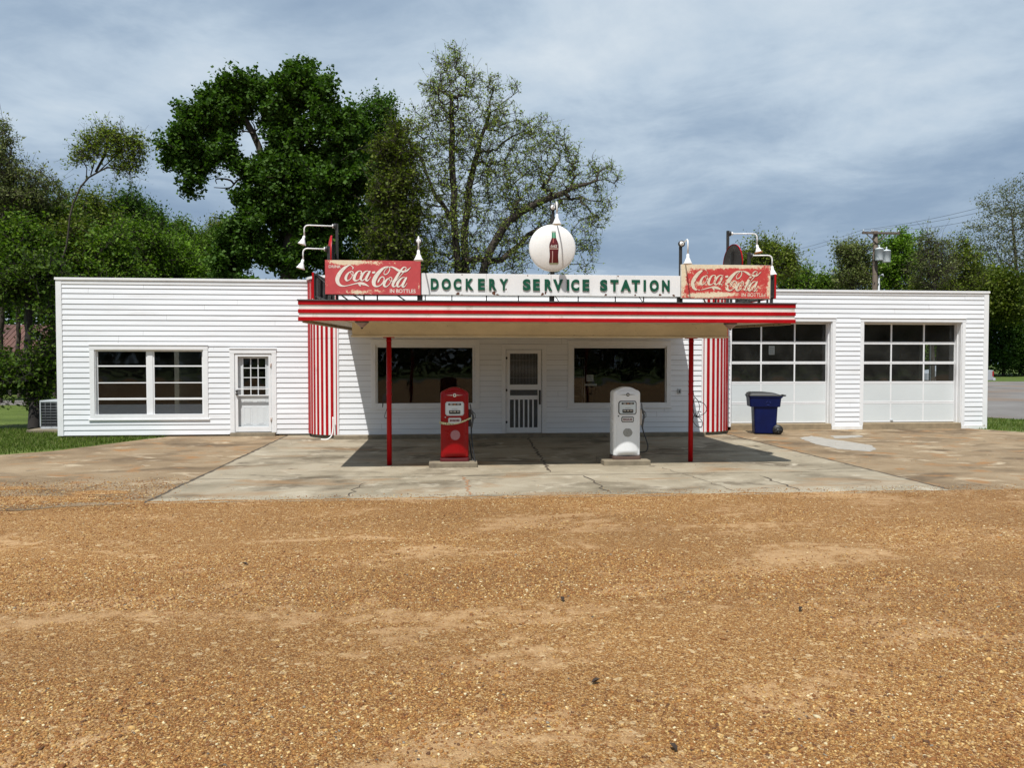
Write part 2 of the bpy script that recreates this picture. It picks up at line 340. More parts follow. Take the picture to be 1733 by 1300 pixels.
# the light slab with its joints and cracks (all one mesh)
mb = MB()
mb.add([(XL, YF, .008), (XR, YF-.1, .008), (XR, 20.3, .008), (XL, 20.3, .008)], [(0, 1, 2, 3)])
def crack(mb, pts, w, z=.012, jit=.05, seed=0, mi=1):
    r = np.random.default_rng(seed); P = []
    for a, b in zip(pts, pts[1:]):
        a = np.array(a[:2]); b = np.array(b[:2]); L = np.linalg.norm(b-a); n = max(2, int(L/.13)); nn = np.array([b[1]-a[1], a[0]-b[0]])/L
        for i in range(n): P.append(a+(b-a)*i/n+nn*(r.random()-.5)*2*jit)
    P.append(np.array(pts[-1][:2])); vs = []
    for i, p in enumerate(P):
        d = P[min(i+1, len(P)-1)]-P[max(i-1, 0)]; d = d/np.linalg.norm(d); nn = np.array([d[1], -d[0]]); ww = w*(.4+r.random())*(1 if 0 < i < len(P)-1 else .2)
        vs += [(p[0]+nn[0]*ww/2, p[1]+nn[1]*ww/2, z), (p[0]-nn[0]*ww/2, p[1]-nn[1]*ww/2, z)]
    mb.add(vs, [(2*i, 2*i+1, 2*i+3, 2*i+2) for i in range(len(P)-1)], mi)
crack(mb, [(XL+.02, 12.62), (7.4, 12.5)], .018, jit=.004, seed=1)
crack(mb, [(-3.9, 16.3), (-2.2, 16.25)], .02, jit=.006, seed=2)
crack(mb, [gnd(893, 742), gnd(932, 800)], .045, jit=.04, seed=3)
crack(mb, [gnd(932, 800), gnd(780, 807)], .02, jit=.01, seed=31)
crack(mb, [gnd(786, 808), gnd(792, 822), gnd(796, 840)], .035, jit=.05, seed=4, mi=2)
crack(mb, [gnd(990, 806), gnd(1010, 822), gnd(1034, 836)], .025, jit=.05, seed=5)
crack(mb, [gnd(1285, 806), gnd(1330, 822), gnd(1352, 833)], .03, jit=.06, seed=6)
crack(mb, [gnd(622, 818), gnd(600, 828), gnd(592, 842)], .02, jit=.05, seed=7)
crack(mb, [gnd(1120, 792), gnd(1145, 800), gnd(1245, 833)], .012, jit=.05, seed=8)
for sx, s_ in ((XL, 9), (XR, 10)): crack(mb, [(sx, YF), (sx, 20.2)], .05, jit=.012, seed=s_)
CRK = mat('crack_dirt', (.075, .058, .04), .95, .3, 8.); CRKO = mat('crack_gravel', (.30, .17, .09), .95, .3, 30.)
tag(mb.build('concrete_forecourt', [CONC, CRK, CRKO]), kind='structure')
# pale patch and dark oil patch on the right apron are poured or spilt shapes
def blob_poly(px, seed, n=40, j=.08):
    r = np.random.default_rng(seed); P = [gnd(*p)[:2] for p in px]; out = []
    for a, b in zip(P, P[1:]+P[:1]):
        for i in range(8): f = i/8; out.append(tuple(a+(b-a)*f+(r.random(2)-.5)*j))
    return out
mb = MB()
for k, px in enumerate([[(1352, 742), (1372, 738), (1400, 743), (1470, 753), (1486, 761), (1470, 765), (1420, 761), (1372, 750)], [(1405, 738), (1455, 737), (1462, 740), (1415, 743)]]):
    mb.add([(x, y, .006) for x, y in blob_poly(px, k)], [tuple(range(len(px)*8))])
tag(mb.build('concrete_patch', [mat('pale_patch_concrete', (.33, .31, .27), .85, .15, 5.)]), kind='structure')

# gravel stones, grass -------------------------------------------------
def fr_mask(P, m=.3): # keep points roughly in the camera's view
    d = P-np.array([0, 0, EYE]); k = d@_fw; x = d@_rt/k; y = d@_up/k
    return (k > .5) & (abs(x) < .70) & (abs(y) < .53)
def stones(n, y0, y1, smin, smax, seed, xr=None, z=-.004, dens=None):
    r = np.random.default_rng(seed)
    Y = y0+(y1-y0)*r.random(n)**1.25; half = Y*.72+.5
    X = (r.random(n)*2-1)*half+Y*math.tan(YAW) if xr is None else xr[0]+(xr[1]-xr[0])*r.random(n)
    s = smin+(smax-smin)*r.random(n)**3.2
    return X, Y, s, np.full(n, z)
ico = np.array([(0, 0, 1), (.894, 0, .447), (.276, .851, .447), (-.724, .526, .447), (-.724, -.526, .447), (.276, -.851, .447), (.724, .526, -.447), (-.276, .851, -.447), (-.894, 0, -.447), (-.276, -.851, -.447), (.724, -.526, -.447), (0, 0, -1)])
icf = np.array([(0, 1, 2), (0, 2, 3), (0, 3, 4), (0, 4, 5), (0, 5, 1), (1, 6, 2), (2, 7, 3), (3, 8, 4), (4, 9, 5), (5, 10, 1), (2, 6, 7), (3, 7, 8), (4, 8, 9), (5, 9, 10), (1, 10, 6)])  # no underside
PAL = np.array([(.10, .042, .014), (.17, .066, .017), (.21, .085, .021), (.26, .118, .030), (.31, .155, .044), (.35, .195, .065), (.42, .265, .10), (.50, .36, .17), (.58, .50, .34), (.09, .075, .065), (.2, .18, .155)])
def stone_mesh(name, X, Y, s, z, seed, prob=(.07, .14, .16, .17, .15, .13, .11, .07, .030, .004, .004)):
    r = np.random.default_rng(seed); n = len(X); V = ico[None]*(1+.35*(r.random((n, 12, 1))-.5)); sc3 = np.c_[r.uniform(.8, 1.5, n), r.uniform(.6, 1., n), r.uniform(.3, .6, n)]*s[:, None]/2
    V = V*sc3[:, None, :]; a = r.random(n)*2*pi; c, si = np.cos(a)[:, None], np.sin(a)[:, None]
    x = V[..., 0]*c-V[..., 1]*si; y = V[..., 0]*si+V[..., 1]*c; tl = (r.random(n)-.5)[:, None]*.7; zz_ = V[..., 2]+x*tl
    V = np.stack([x+X[:, None], y+Y[:, None], zz_+(z+s*.12)[:, None]], -1).reshape(-1, 3)
    Fc = (icf[None]+(np.arange(n)*12)[:, None, None]).reshape(-1, 3)
    p = np.array(prob); col = PAL[r.choice(len(PAL), n, p=p/p.sum())]*r.uniform(.8, 1.12, (n, 1))*np.array([1.06, 1.03, .90]); col = np.repeat(col, 12, 0)
    o = rawmesh(name, V, Fc, 3, STONE, None, col); tag(o, kind='stuff'); return o
A = [stones(150000, 3.1, 7.5, .005, .023, 1), stones(60000, 6, 10.4, .008, .025, 2), stones(1400, 3.1, 9.5, .024, .040, 5)]
X, Y, s, z = (np.concatenate(q) for q in zip(*A))
pn = vnoise(X*.5+40, Y+40, 1.1, 5, 4)
k = (r_ := rng.random(len(X))) < np.clip((.56-pn)*10, .10, 1)
xs_ = np.arange(-30, 12.01, .06); yb_ = np.interp(xs_, [-30, -9, -7.5, -6, -4.6, -3.8, 0, 4, 7.5, 12], [9.75, 10.45, 10.62, 10.75, 10.85, 10.66, 10.60, 10.55, 10.52, 10.45])+(vnoise(xs_+50, xs_*0+3, 1.3, 5, 5, .75)-.5)*np.where(xs_ < -3.9, .6, .26)+rng.normal(0, .012, len(xs_))
zb_ = np.where(xs_ < -3.93, .0055, .0115); mb = MB(); mb.add([(x, y, z) for x, y, z in zip(xs_, yb_, zb_)]+[(x, y-.5, -.007) for x, y in zip(xs_, yb_)], [(i, i+len(xs_), i+1+len(xs_), i+1) for i in range(len(xs_)-1)])
tag(mb.build('gravel_spill', GRAVEL), kind='structure')
for k_, (cx_, cy_, rx_, ry_) in enumerate([(-5.6, 10.95, 1.1, .28), (-7.2, 11.1, .9, .4), (-4.9, 11.5, .5, .2), (-8.8, 10.7, 1.0, .35), (-6.6, 12.0, .6, .2), (-9.9, 11.9, .7, .3)]):
    r_k = np.random.default_rng(60+k_); sheet('gravel_spill', [(cx_+rx_*cos(a)*(1+.25*r_k.normal()), cy_+ry_*sin(a)*(1+.25*r_k.normal())) for a in np.linspace(0, 2*pi, 26)[:-1]], .0042+k_*.0004, GRAVEL, .02, 70+k_, .08)
stone_mesh('gravel_stones', X[k], Y[k], s[k], z[k], 3)
X, Y, s, z = stones(75000, 9.9, 13.3, .007, .026, 8, (-10.5, -3.7), .005)
pn = vnoise(X*.5+9, Y+9, .9, 12, 4); k = rng.random(len(X)) < np.clip((pn-.40)*5, .04, 1)*np.clip((13.1-Y)/2.0, .015, 1)*np.clip((-3.6-X)/.8+.1, .05, 1)
X2, Y2, s2, z2 = stones(9000, 10.1, 10.95, .007, .022, 9, (-5, 14), .010)
X3, Y3, s3, z3 = stones(1500, 10.3, 20, .008, .022, 10, (-7, 14), .006)
stone_mesh('scattered_gravel', np.r_[X[k], X2, X3], np.r_[Y[k], Y2, Y3], np.r_[s[k], s2, s3], np.r_[z[k], z2, z3], 13)
def blades(name, X, Y, hmin, hmax, seed, cols):
    r = np.random.default_rng(seed); n = len(X); h = r.uniform(hmin, hmax, n); a = r.random(n)*2*pi; wd = r.uniform(.006, .014, n)
    dx, dy = np.cos(a)*wd, np.sin(a)*wd; lx, ly = (r.random(n)-.5)*h*.9, (r.random(n)-.5)*h*.9; z0 = np.full(n, -.012)
    V = np.stack([np.c_[X-dx, Y-dy, z0], np.c_[X+dx, Y+dy, z0], np.c_[X+lx, Y+ly, z0+h]], 1).reshape(-1, 3)
    cc = np.array(cols)[r.integers(0, len(cols), n)]*r.uniform(.8, 1.2, (n, 1))
    o = rawmesh(name, V, np.arange(3*n).reshape(-1, 3), 3, LEAF, None, np.repeat(cc, 3, 0)); tag(o, kind='stuff'); return o
gc = [(.085, .135, .018), (.12, .175, .026), (.06, .10, .014), (.17, .19, .06)]
n = 60000; X = rng.uniform(-20, -6.9, n); Y = rng.uniform(14.6, 23, n)
edge = np.interp(X, [-14.5, -9.6, -8.2, -7.3, -6.8], [14.9, 15.9, 17.4, 19.4, 20.15]); kk = (Y > edge+rng.normal(0, .12, n)) & ((Y < 20.1) | (X < -9.7))
blades('lawn_grass', X[kk], Y[kk], .03, .085, 1, gc)
n = 45000; X = rng.uniform(15, 30, n); Y = rng.uniform(16, 29, n); lo = np.interp(X, [15, 15.4, 16.2, 20, 30], [20.9, 20.2, 18.9, 17.2, 15.5]); hi = np.interp(X, [15, 16.2, pr[1][0], 30], [28.6, 28.3, pr[1][1], 24])
kk = (Y > lo) & (Y < hi); blades('verge_grass', X[kk], Y[kk], .03, .08, 2, gc)

# ------------------------------------------------------------------ the building
YLW, YM, YR = 20.15, 19.2, 20.6
HL, HM, HR = 4.0, 4.02, 3.91
bd = thing('service_station', 'long low white clapboard service station with flat roof, striped canopy and two garage doors', 'building', (1.9, YM, 0))
def strips(z0, z1, pitch, ops, x0, x1):
    """yield (xa, xb, za, zb) rectangles of the wall outside the openings"""
    zs = [z0]; z = z0
    while z < z1-1e-6: z = min(z+pitch, z1); zs.append(z)
    zs = sorted(set(zs+[q for o in ops for q in (o[2], o[3]) if z0 < q < z1]))
    for a, b in zip(zs, zs[1:]):
        if b-a < 1e-4: continue
        m = (a+b)/2; iv = [(x0, x1)]
        for o in ops:
            if o[2] < m < o[3]:
                nv = []
                for p, q in iv:
                    if o[1] <= p or o[0] >= q: nv.append((p, q)); continue
                    if p < o[0]: nv.append((p, o[0]))
                    if o[1] < q: nv.append((o[1], q))
                iv = nv
        for p, q in iv: yield p, q, a, b
def siding(x0, x1, z0, z1, Y, ops, seed=0, pitch=.132, lap=.015, M=None, name='clapboard_wall', parent=bd, thick=.15):
    r = random.Random(seed); mb = MB(); jit = {}
    for p, q, a, b in strips(z0, z1, pitch, ops, x0, x1):
        k = int((a+b-2*z0)/2/pitch); j = jit.setdefault(k, r.uniform(-.002, .002))
        fa = 1-((a-z0)/pitch-k); fb = 1-((b-z0)/pitch-k)
        cuts = [p]+[c for c in sorted(jit.setdefault(('c', k), [r.uniform(x0, x1) for _ in range(max(1, int((x1-x0)/4)))])) if p+.3 < c < q-.3]+[q]
        for i, (c0, c1) in enumerate(zip(cuts, cuts[1:])):
            e = 0.0015 if i else 0; oa = lap*fa+.004+j; ob = lap*max(fb, 0)+.004+j; tb = b-(.0045 if abs((b-z0)/pitch-round((b-z0)/pitch)) < 1e-3 and b < z1-1e-3 else 0); bow = r.uniform(-.0015, .0015)
            mb.add([(c0+e, Y-oa, a), (c1-.0015*(c1 < q), Y-oa-bow, a), (c1-.0015*(c1 < q), Y-ob-bow, tb), (c0+e, Y-ob, tb), (c0+e, Y, a), (c1, Y, a)], [(0, 1, 2, 3), (0, 4, 5, 1)], 0, M)
    for p, q, a, b in strips(z0, z1, 99, ops, x0, x1): mb.box(p, q, Y, Y+thick, a, b, 1, M)
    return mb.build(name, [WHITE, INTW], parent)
def trim(name, x0, x1, z0, z1, Y, wd, proud=.028, parent=bd, m=TRIM, bottom=True, depth=.03, sill=0.):
    """frame boards round an opening (x0..x1, z0..z1 = outer)"""
    mb = MB(); y0, y1 = Y-proud, Y+.01
    mb.box(x0, x0+wd, y0, y1, z0, z1-wd); mb.box(x1-wd, x1, y0, y1, z0, z1-wd); mb.box(x0-.002, x1+.002, y0-.003, y1, z1-wd, z1)
    if bottom: mb.box(x0+wd, x1-wd, y0, y1, z0, z0+wd)
    if sill: mb.box(x0-.03, x1+.03, y0-sill, y1, z0-.035, z0)
    mb.box(x0-.01, x1+.01, y0-.02, y1, z1, z1+.012)
    return mb.build(name, m, parent, .003)
def jamb(mb, x0, x1, z0, z1, Y, d, t_=.02, bot=True):
    mb.box(x0, x0+t_, Y, Y+d, z0, z1-t_); mb.box(x1-t_, x1, Y, Y+d, z0, z1-t_); mb.box(x0, x1, Y, Y+d, z1-t_, z1)
    if bot: mb.box(x0+t_, x1-t_, Y, Y+d, z0, z0+t_)
# openings --------------------------------------------------------------
def rect(x0, x1, y0, y1, Y): return (X_(x0, Y, (y0+y1)/2), X_(x1, Y, (y0+y1)/2), Z_(y1, Y, (x0+x1)/2), Z_(y0, Y, (x0+x1)/2))
w_o = rect(152.4, 352.6, 584.3, 709, YLW); TW = .115
w_in = (w_o[0]+TW, w_o[1]-TW, w_o[2]+TW*.55, w_o[3]-TW*.9)
d_o = rect(389.5, 468.2, 590.6, 738, YLW); d_in = (d_o[0]+.115, d_o[1]-.115, .10, d_o[3]-.115)
# left wing
XA, XB = -9.535, -3.36
siding(XA+.14, XB, .05, HL-.16, YLW, [w_in, (d_in[0], d_in[1], 0, d_in[3])], 1)
mb = MB(); mb.box(XA, XA+.14, YLW-.03, YLW+.02, .04, HL-.06); mb.box(XA+.14, XB, YLW-.026, YLW+.02, HL-.16, HL-.06)
mb.box(XA-.02, XB, YLW-.05, YLW+.25, HL-.06, HL+.0)
mb.build('corner_board', TRIM, bd, .003)
mb = MB(); mb.box(XA+.02, d_o[0]-.05, YLW+.02, YLW+.12, -.05, .05); mb.box(d_o[1]+.05, XB, YLW+.02, YLW+.12, -.05, .05); mb.box(d_o[0]+.02, d_o[1]-.02, YLW-.16, YLW+.1, -.05, .085)
mb.build('foundation', CONC_TRIM, bd, .01)
Rz = lambda px, py, a: Matrix.Translation((px, py, 0)) @ Matrix.Rotation(a, 4, 'Z')
siding(0, 8, .05, HL-.06, 0, [], 2, M=Rz(XA, YLW+8.02, -pi/2))
# window of the left wing
def window_unit(rc, Y, cols, rows, fw, bw, parent, depth=.07, kinds=None, m=TRIM):
    x0, x1, z0, z1 = rc; mb = MB(); jamb(mb, x0, x1, z0, z1, Y-.005, depth+.06); ys = Y+depth
    xs = np.linspace(x0+.02, x1-.02, cols+1)
    for i, x in enumerate(xs[1:-1]): mb.box(x-bw/2, x+bw/2, ys-.03, ys+.03, z0+.02, z1-.02)
    for i in range(cols):
        a = xs[i]+(bw/2 if i else 0); b = xs[i+1]-(bw/2 if i < cols-1 else 0)
        mb.box(a, a+fw, ys-.015, ys+.025, z0+.02, z1-.02); mb.box(b-fw, b, ys-.015, ys+.025, z0+.02, z1-.02)
        mb.box(a+fw, b-fw, ys-.015, ys+.025, z0+.02, z0+.02+fw); mb.box(a+fw, b-fw, ys-.015, ys+.025, z1-.02-fw, z1-.02)
        for fz in rows:
            zc = z0+(z1-z0)*fz[0]; mb.box(a+fw, b-fw, ys-.018, ys+.022, zc-fz[1]/2, zc+fz[1]/2)
    fo = mb.build('window_frame', m, parent, .002)
    g = MB()
    g.add([(x0+.02, ys+.006, z0+.02), (x1-.02, ys+.006, z0+.02), (x1-.02, ys+.006, z1-.02), (x0+.02, ys+.006, z1-.02)], [(0, 1, 2, 3)])
    g.build('pane', GLASSM, parent); return fo
wn_ = trim('window', *w_o, YLW, TW, sill=.02)
window_unit(w_in, YLW, 2, [(.26, .05), (.50, .025), (.75, .035)], .035, .13, wn_)
# lower hopper screens and blind
mb = MB(); 
for (a, b) in ((w_in[0]+.06, (w_in[0]+w_in[1])/2-.1), ((w_in[0]+w_in[1])/2+.1, w_in[1]-.06)): mb.box(a, b, YLW+.045, YLW+.048, w_in[2]+.06, w_in[2]+.30)
SCR = bpy.data.materials.new('insect_screen'); SCR.use_nodes = True; t = SCR.node_tree; b_ = t.nodes['Principled BSDF']; b_.inputs['Base Color'].default_value = (.10, .11, .12, 1); b_.inputs['Alpha'].default_value = .42
mb.build('insect_screen', SCR, wn_)
# left wing door: storm door in front of a panelled door with nine lights
dr = trim('door', d_o[0], d_o[1], .09, d_o[3], YLW, .115, bottom=False)
mb = MB(); jamb(mb, d_in[0], d_in[1], .09, d_in[3], YLW-.003, .16, .02, False)
x0, x1, z0, z1 = d_in[0]+.022, d_in[1]-.022, .105, d_in[3]-.022
mb.box(x0, x0+.06, YLW-.012, YLW+.02, z0, z1); mb.box(x1-.06, x1, YLW-.012, YLW+.02, z0, z1); mb.box(x0+.06, x1-.06, YLW-.012, YLW+.02, z1-.06, z1); mb.box(x0+.06, x1-.06, YLW-.012, YLW+.02, z0, z0+.13)
for py in (658.5, 669.5):
    zc = Z_(py, YLW, 430); mb.box(x0+.03, x1-.06, YLW-.018, YLW+.012, zc-.012, zc+.016)
mb.build('storm_door', TRIM, dr, .004)
DGREY = mat('door_paint_grey', (.62, .65, .66), .45, .04, 3.)
mb = MB(); yd = YLW+.1; gx0, gx1 = X_(411.8, yd), X_(449.3, yd); gz0, gz1 = Z_(667, yd), Z_(607, yd)
ops = [(gx0, gx1, gz0, gz1)]
for p, q, a, b in strips(.11, z1, 99, ops, x0, x1): mb.box(p, q, yd, yd+.04, a, b)
mb.box(gx0-.03, gx0, yd-.012, yd, gz0-.03, gz1+.03); mb.box(gx1, gx1+.03, yd-.012, yd, gz0-.03, gz1+.03); mb.box(gx0, gx1, yd-.012, yd, gz1, gz1+.03); mb.box(gx0, gx1, yd-.012, yd, gz0-.03, gz0)
for i in (1, 2): xx = gx0+(gx1-gx0)*i/3; mb.box(xx-.012, xx+.012, yd-.01, yd+.02, gz0, gz1)
for i in (1, 2, 3): zc = gz1-(gz1-gz0)*i*.262; mb.box(gx0, gx1, yd-.008, yd+.018, zc-.011, zc+.011)
mx = (gx0+gx1)/2
for a, b in ((gx0-.0, mx-.055), (mx+.055, gx1+.0)):
    for (c, d) in ((.28, .74), (.86, .92)):
        mb.box(a, b, yd-.004, yd, c, c+.02); mb.box(a, b, yd-.004, yd, d-.02, d); mb.box(a, a+.02, yd-.004, yd, c+.02, d-.02); mb.box(b-.02, b, yd-.004, yd, c+.02, d-.02); mb.box(a+.05, b-.05, yd-.006, yd, c+.03, d-.03) if d-c > .1 else None
mb.build('panelled_door', DGREY, dr, .004)
g = MB(); g.add([(gx0, yd+.02, gz0), (gx1, yd+.02, gz0), (gx1, yd+.02, gz1), (gx0, yd+.02, gz1)], [(0, 1, 2, 3)]); g.build('pane', GLASSM, dr)
mb = MB()
for py in (662, 667): mb.lathe([(0, -.05), (.025, -.05), (.03, -.03), (.03, 0)], (x0+.035, YLW-.012, Z_(py, YLW, 403)), 14, axis='Y')
mb.build('handle', BLACK, dr)
HG = mat('rusty_white_hinge', (.5, .42, .38), .6, .4, 40.)
for py in (618, 710): mb = MB(); zc = Z_(py, YLW, 460); mb.box(x1-.02, x1+.03, YLW-.028, YLW-.005, zc-.045, zc+.045); mb.tube([(x1+.004, YLW-.03, zc-.05), (x1+.004, YLW-.03, zc+.05)], .008, 6); mb.build('hinge', HG, dr)

# rounded striped corners
RC = .95
def rounded(cx, side, RX, name='rounded_corner'):
    mb = MB(); n = 100; zb, zt = .09, HM-.06
    a0 = pi/2*3; pts = []
    for i in range(n+1):
        a = (pi/2)*i/n; pts.append((cx+side*RX*sin(a), YM+RC-RC*cos(a)))
    pitch = .148; arc = RC*pi/2
    for i in range(n):
        s_ = (i+.5)/n*arc; ph = (s_+.045) % pitch; red = ph < .078
        off = .012 if red else 0
        def P(k): 
            a = (pi/2)*k/n; return (cx+side*(RX+off)*sin(a), YM+RC-(RC+off)*cos(a))
        (xa, ya), (xb, yb) = P(i), P(i+1)
        for (u, v) in ((zb, 2.47), (2.475, zt)):
            mb.add([(xa, ya, u), (xb, yb, u), (xb, yb, v), (xa, ya, v)], [(0, 1, 2, 3)], 0 if red else 1)
        ph2 = ((i+1.5)/n*arc+.045) % pitch
        if (ph2 < .078) != red:
            a = (pi/2)*(i+1)/n; q0 = (cx+side*RX*sin(a), YM+RC-RC*cos(a)); q1 = (cx+side*(RX+.012)*sin(a), YM+RC-(RC+.012)*cos(a))
            mb.add([(*q0, zb), (*q1, zb), (*q1, zt), (*q0, zt)], [(0, 1, 2, 3)], 0)
    # cap and foot
    cap = [(cx+side*(RX+.04)*sin(pi/2*i/24), YM+RC-(RC+.04)*cos(pi/2*i/24)) for i in range(25)]+[(cx+side*.6*sin(pi/2*i/24), YM+RC-.6*cos(pi/2*i/24)) for i in range(24, -1, -1)]
    mb.prism(cap, HM-.06, HM, 'XY', 2)
    ft = [(cx+side*(RX-.06)*sin(pi/2*i/24), YM+RC-(RC-.06)*cos(pi/2*i/24)) for i in range(25)]+[(cx, YM+RC)]
    mb.prism(ft, -.05, .089, 'XY', 3)
    e = -.045 if side > 0 else 0
    mb.box(cx-side*0.0+min(0, -side*.045)+0, cx+max(0, -side*.045), YM-.03, YM+.01, zb, zt, 2)
    return mb.build(name, [RED, STW, TRIM, CONC_TRIM], bd)
XML, XMR = -2.54, 6.71
rounded(XML, -1, .83); rounded(XMR, 1, RC)
# middle wall -----------------------------------------------------------
m1 = rect(628, 811.6, 575.7, 690, YM); m2 = rect(961.3, 1135, 577.6, 689, YM); md = rect(849, 924.7, 583.6, 733.5, YM)
i1 = (m1[0]+.115, m1[1]-.13, m1[2]+.05, m1[3]-.14); i2 = (m2[0]+.115, m2[1]-.09, m2[2]+.05, m2[3]-.13); di = (md[0]+.105, md[1]-.12, .10, md[3]-.115)
siding(XML+.045, XMR-.045, .10, HM-.06, YM, [i1, i2, (di[0], di[1], 0, di[3])], 5)
mb = MB(); mb.box(XML, XMR, YM-.05, YM+.25, HM-.06, HM); mb.build('parapet_cap', TRIM, bd, .003)
mb = MB(); mb.box(XML-.05, XMR-.02, YM-.30, YM+.12, -.05, .10); mb.build('front_step', CONC_TRIM, bd, .012)
for rc, inn in ((m1, i1), (m2, i2)):
    wo = trim('window', *rc, YM, .11, sill=.015)
    x0, x1, z0, z1 = inn; mb = MB(); jamb(mb, x0, x1, z0, z1, YM-.004, .1)
    mb.box(x0+.02, x0+.045, YM+.03, YM+.07, z0+.02, z1-.02); mb.box(x1-.045, x1-.02, YM+.03, YM+.07, z0+.02, z1-.02); mb.box(x0+.045, x1-.045, YM+.03, YM+.07, z0+.02, z0+.045); mb.box(x0+.045, x1-.045, YM+.03, YM+.07, z1-.045, z1-.02)
    mb.build('window_frame', TRIM, wo, .002)
    g = MB(); g.add([(x0+.04, YM+.05, z0+.04), (x1-.04, YM+.05, z0+.04), (x1-.04, YM+.05, z1-.04), (x0+.04, YM+.05, z1-.04)], [(0, 1, 2, 3)]); g.build('pane', GLASSM, wo)
dm = trim('door', md[0], md[1], .10, md[3], YM, .10, bottom=False)
x0, x1, z0, z1 = di[0]+.005, di[1]-.005, .105, di[3]-.01
gx0, gx1 = X_(863, YM), X_(910, YM); uz0, uz1 = Z_(651, YM), Z_(598.5, YM); mz0, mz1 = Z_(669.5, YM), Z_(660, YM); lz0, lz1 = Z_(724, YM), Z_(676.5, YM)
mb = MB()
for p, q, a, b in strips(z0, z1, 99, [(gx0, gx1, uz0, uz1), (gx0, gx1, mz0, mz1), (gx0, gx1, lz0, lz1)], x0, x1): mb.box(p, q, YM+.0, YM+.035, a, b)
mb.build('screen_door', TRIM, dm, .004)
mb = MB()
for i in range(5): xx = gx0+(gx1-gx0)*(i+1)/6; mb.box(xx-.018, xx+.018, YM+.004, YM+.03, lz0, lz1)
mb.build('door_slats', TRIM, dm, .002)
mb = MB()
for i in range(19): xx = gx0+(gx1-gx0)*(i+.5)/19; mb.tube([(xx, YM+.02, uz0), (xx, YM+.02, uz1)], .0035, 5)
for f in (.22, .78): zc = uz0+(uz1-uz0)*f; mb.tube([(gx0, YM+.014, zc), (gx1, YM+.014, zc)], .005, 5)
mb.build('door_bars', STEEL, dm)
mb = MB(); mb.box(gx0, gx1, YM+.036, YM+.038, uz0-.01, uz1+.01); mb.box(gx0, gx1, YM+.036, YM+.038, lz0-.01, mz1+.01); mb.build('insect_screen', SCR, dm)
mb = MB(); mb.box(gx0-.02, gx1+.02, YM+.12, YM+.15, .1, z1); mb.build('inner_door', mat('inner_door_grey', (.36, .36, .34), .6, .15), dm)
mb = MB(); xx = X_(913.5, YM); mb.box(xx-.022, xx+.022, YM-.02, YM, Z_(685, YM), Z_(660.5, YM)); mb.tube([(xx, YM-.05, Z_(681, YM)), (xx, YM-.05, Z_(664, YM))], .011, 8); mb.tube([(xx, YM-.05, Z_(666, YM)), (xx, YM-.01, Z_(666, YM))], .009, 6); mb.tube([(xx, YM-.05, Z_(679, YM)), (xx, YM-.01, Z_(679, YM))], .009, 6)
mb.build('handle', BLACK, dm)
for py in (606, 660.5, 714.5):
    mb = MB(); mb.lathe([(0, -.028), (.028, -.024), (.036, -.008), (.036, 0)], (X_(856.5, YM), YM-.002, Z_(py, YM)), 14, axis='Y'); mb.build('hinge', BLACK, dm)
mb = MB(); xo, zo = X_(1149.6, YM), Z_(663, YM); mb.box(xo-.045, xo+.045, YM-.045, YM-.01, zo-.06, zo+.06); mb.box(xo-.02, xo+.02, YM-.052, YM-.045, zo-.045, zo+.03, 1); mb.build('outlet_box', [GALV, DARKM], bd, .004)
# right wing ------------------------------------------------------------
XC, XD = XMR+RC+.0, X_(1672, YR)-.02
g1 = (X_(1237, YR), X_(1407.5, YR), .07, Z_(544.5, YR, 1400)); g2 = (X_(1460.8, YR), X_(1627, YR), .07, Z_(545.5, YR, 1620)); g1 = (g1[0], g1[1], 0, g2[3]); g2 = (g2[0], g2[1], 0, g2[3])
siding(XC, XD-.14, .10, HR-.13, YR, [g1, g2], 8)
mb = MB(); mb.box(XD-.14, XD, YR-.03, YR+.02, .10, HR-.06); mb.box(XC, XD-.14, YR-.026, YR+.02, HR-.13, HR-.06); mb.box(XC-.1, XD+.02, YR-.05, YR+.25, HR-.06, HR)
mb.build('corner_board', TRIM, bd, .003)
def atX(x, y, X): d = ray(x, y); return np.array([0, 0, EYE])+d*(X/d[0])
sA, sB = atX(1592, 620, XD), atX(1563, 620, XD); sz0, sz1 = atX(1578, 655, XD)[2], atX(1578, 580, XD)[2]; so_ = (sA[1]-YR-.02, sB[1]-YR-.02, sz0, sz1)
siding(0, 8, .05, HR-.06, 0, [so_], 12, M=Rz(XD, YR+.02, pi/2))
mb = MB(); MR = Rz(XD, YR+.02, pi/2)
for p, q, a, b in strips(so_[2]-.09, so_[3]+.09, 99, [so_], so_[0]-.09, so_[1]+.09): mb.box(p, q, -.03, .01, a, b, 0, MR)
mxs = (so_[0]+so_[1])/2; mzs = (so_[2]+so_[3])/2; mb.box(mxs-.02, mxs+.02, .05, .09, so_[2], so_[3], 0, MR); mb.box(so_[0], mxs-.02, .05, .09, mzs-.02, mzs+.02, 0, MR); mb.box(mxs+.02, so_[1], .05, .09, mzs-.02, mzs+.02, 0, MR)
mb.build('window', TRIM, bd)
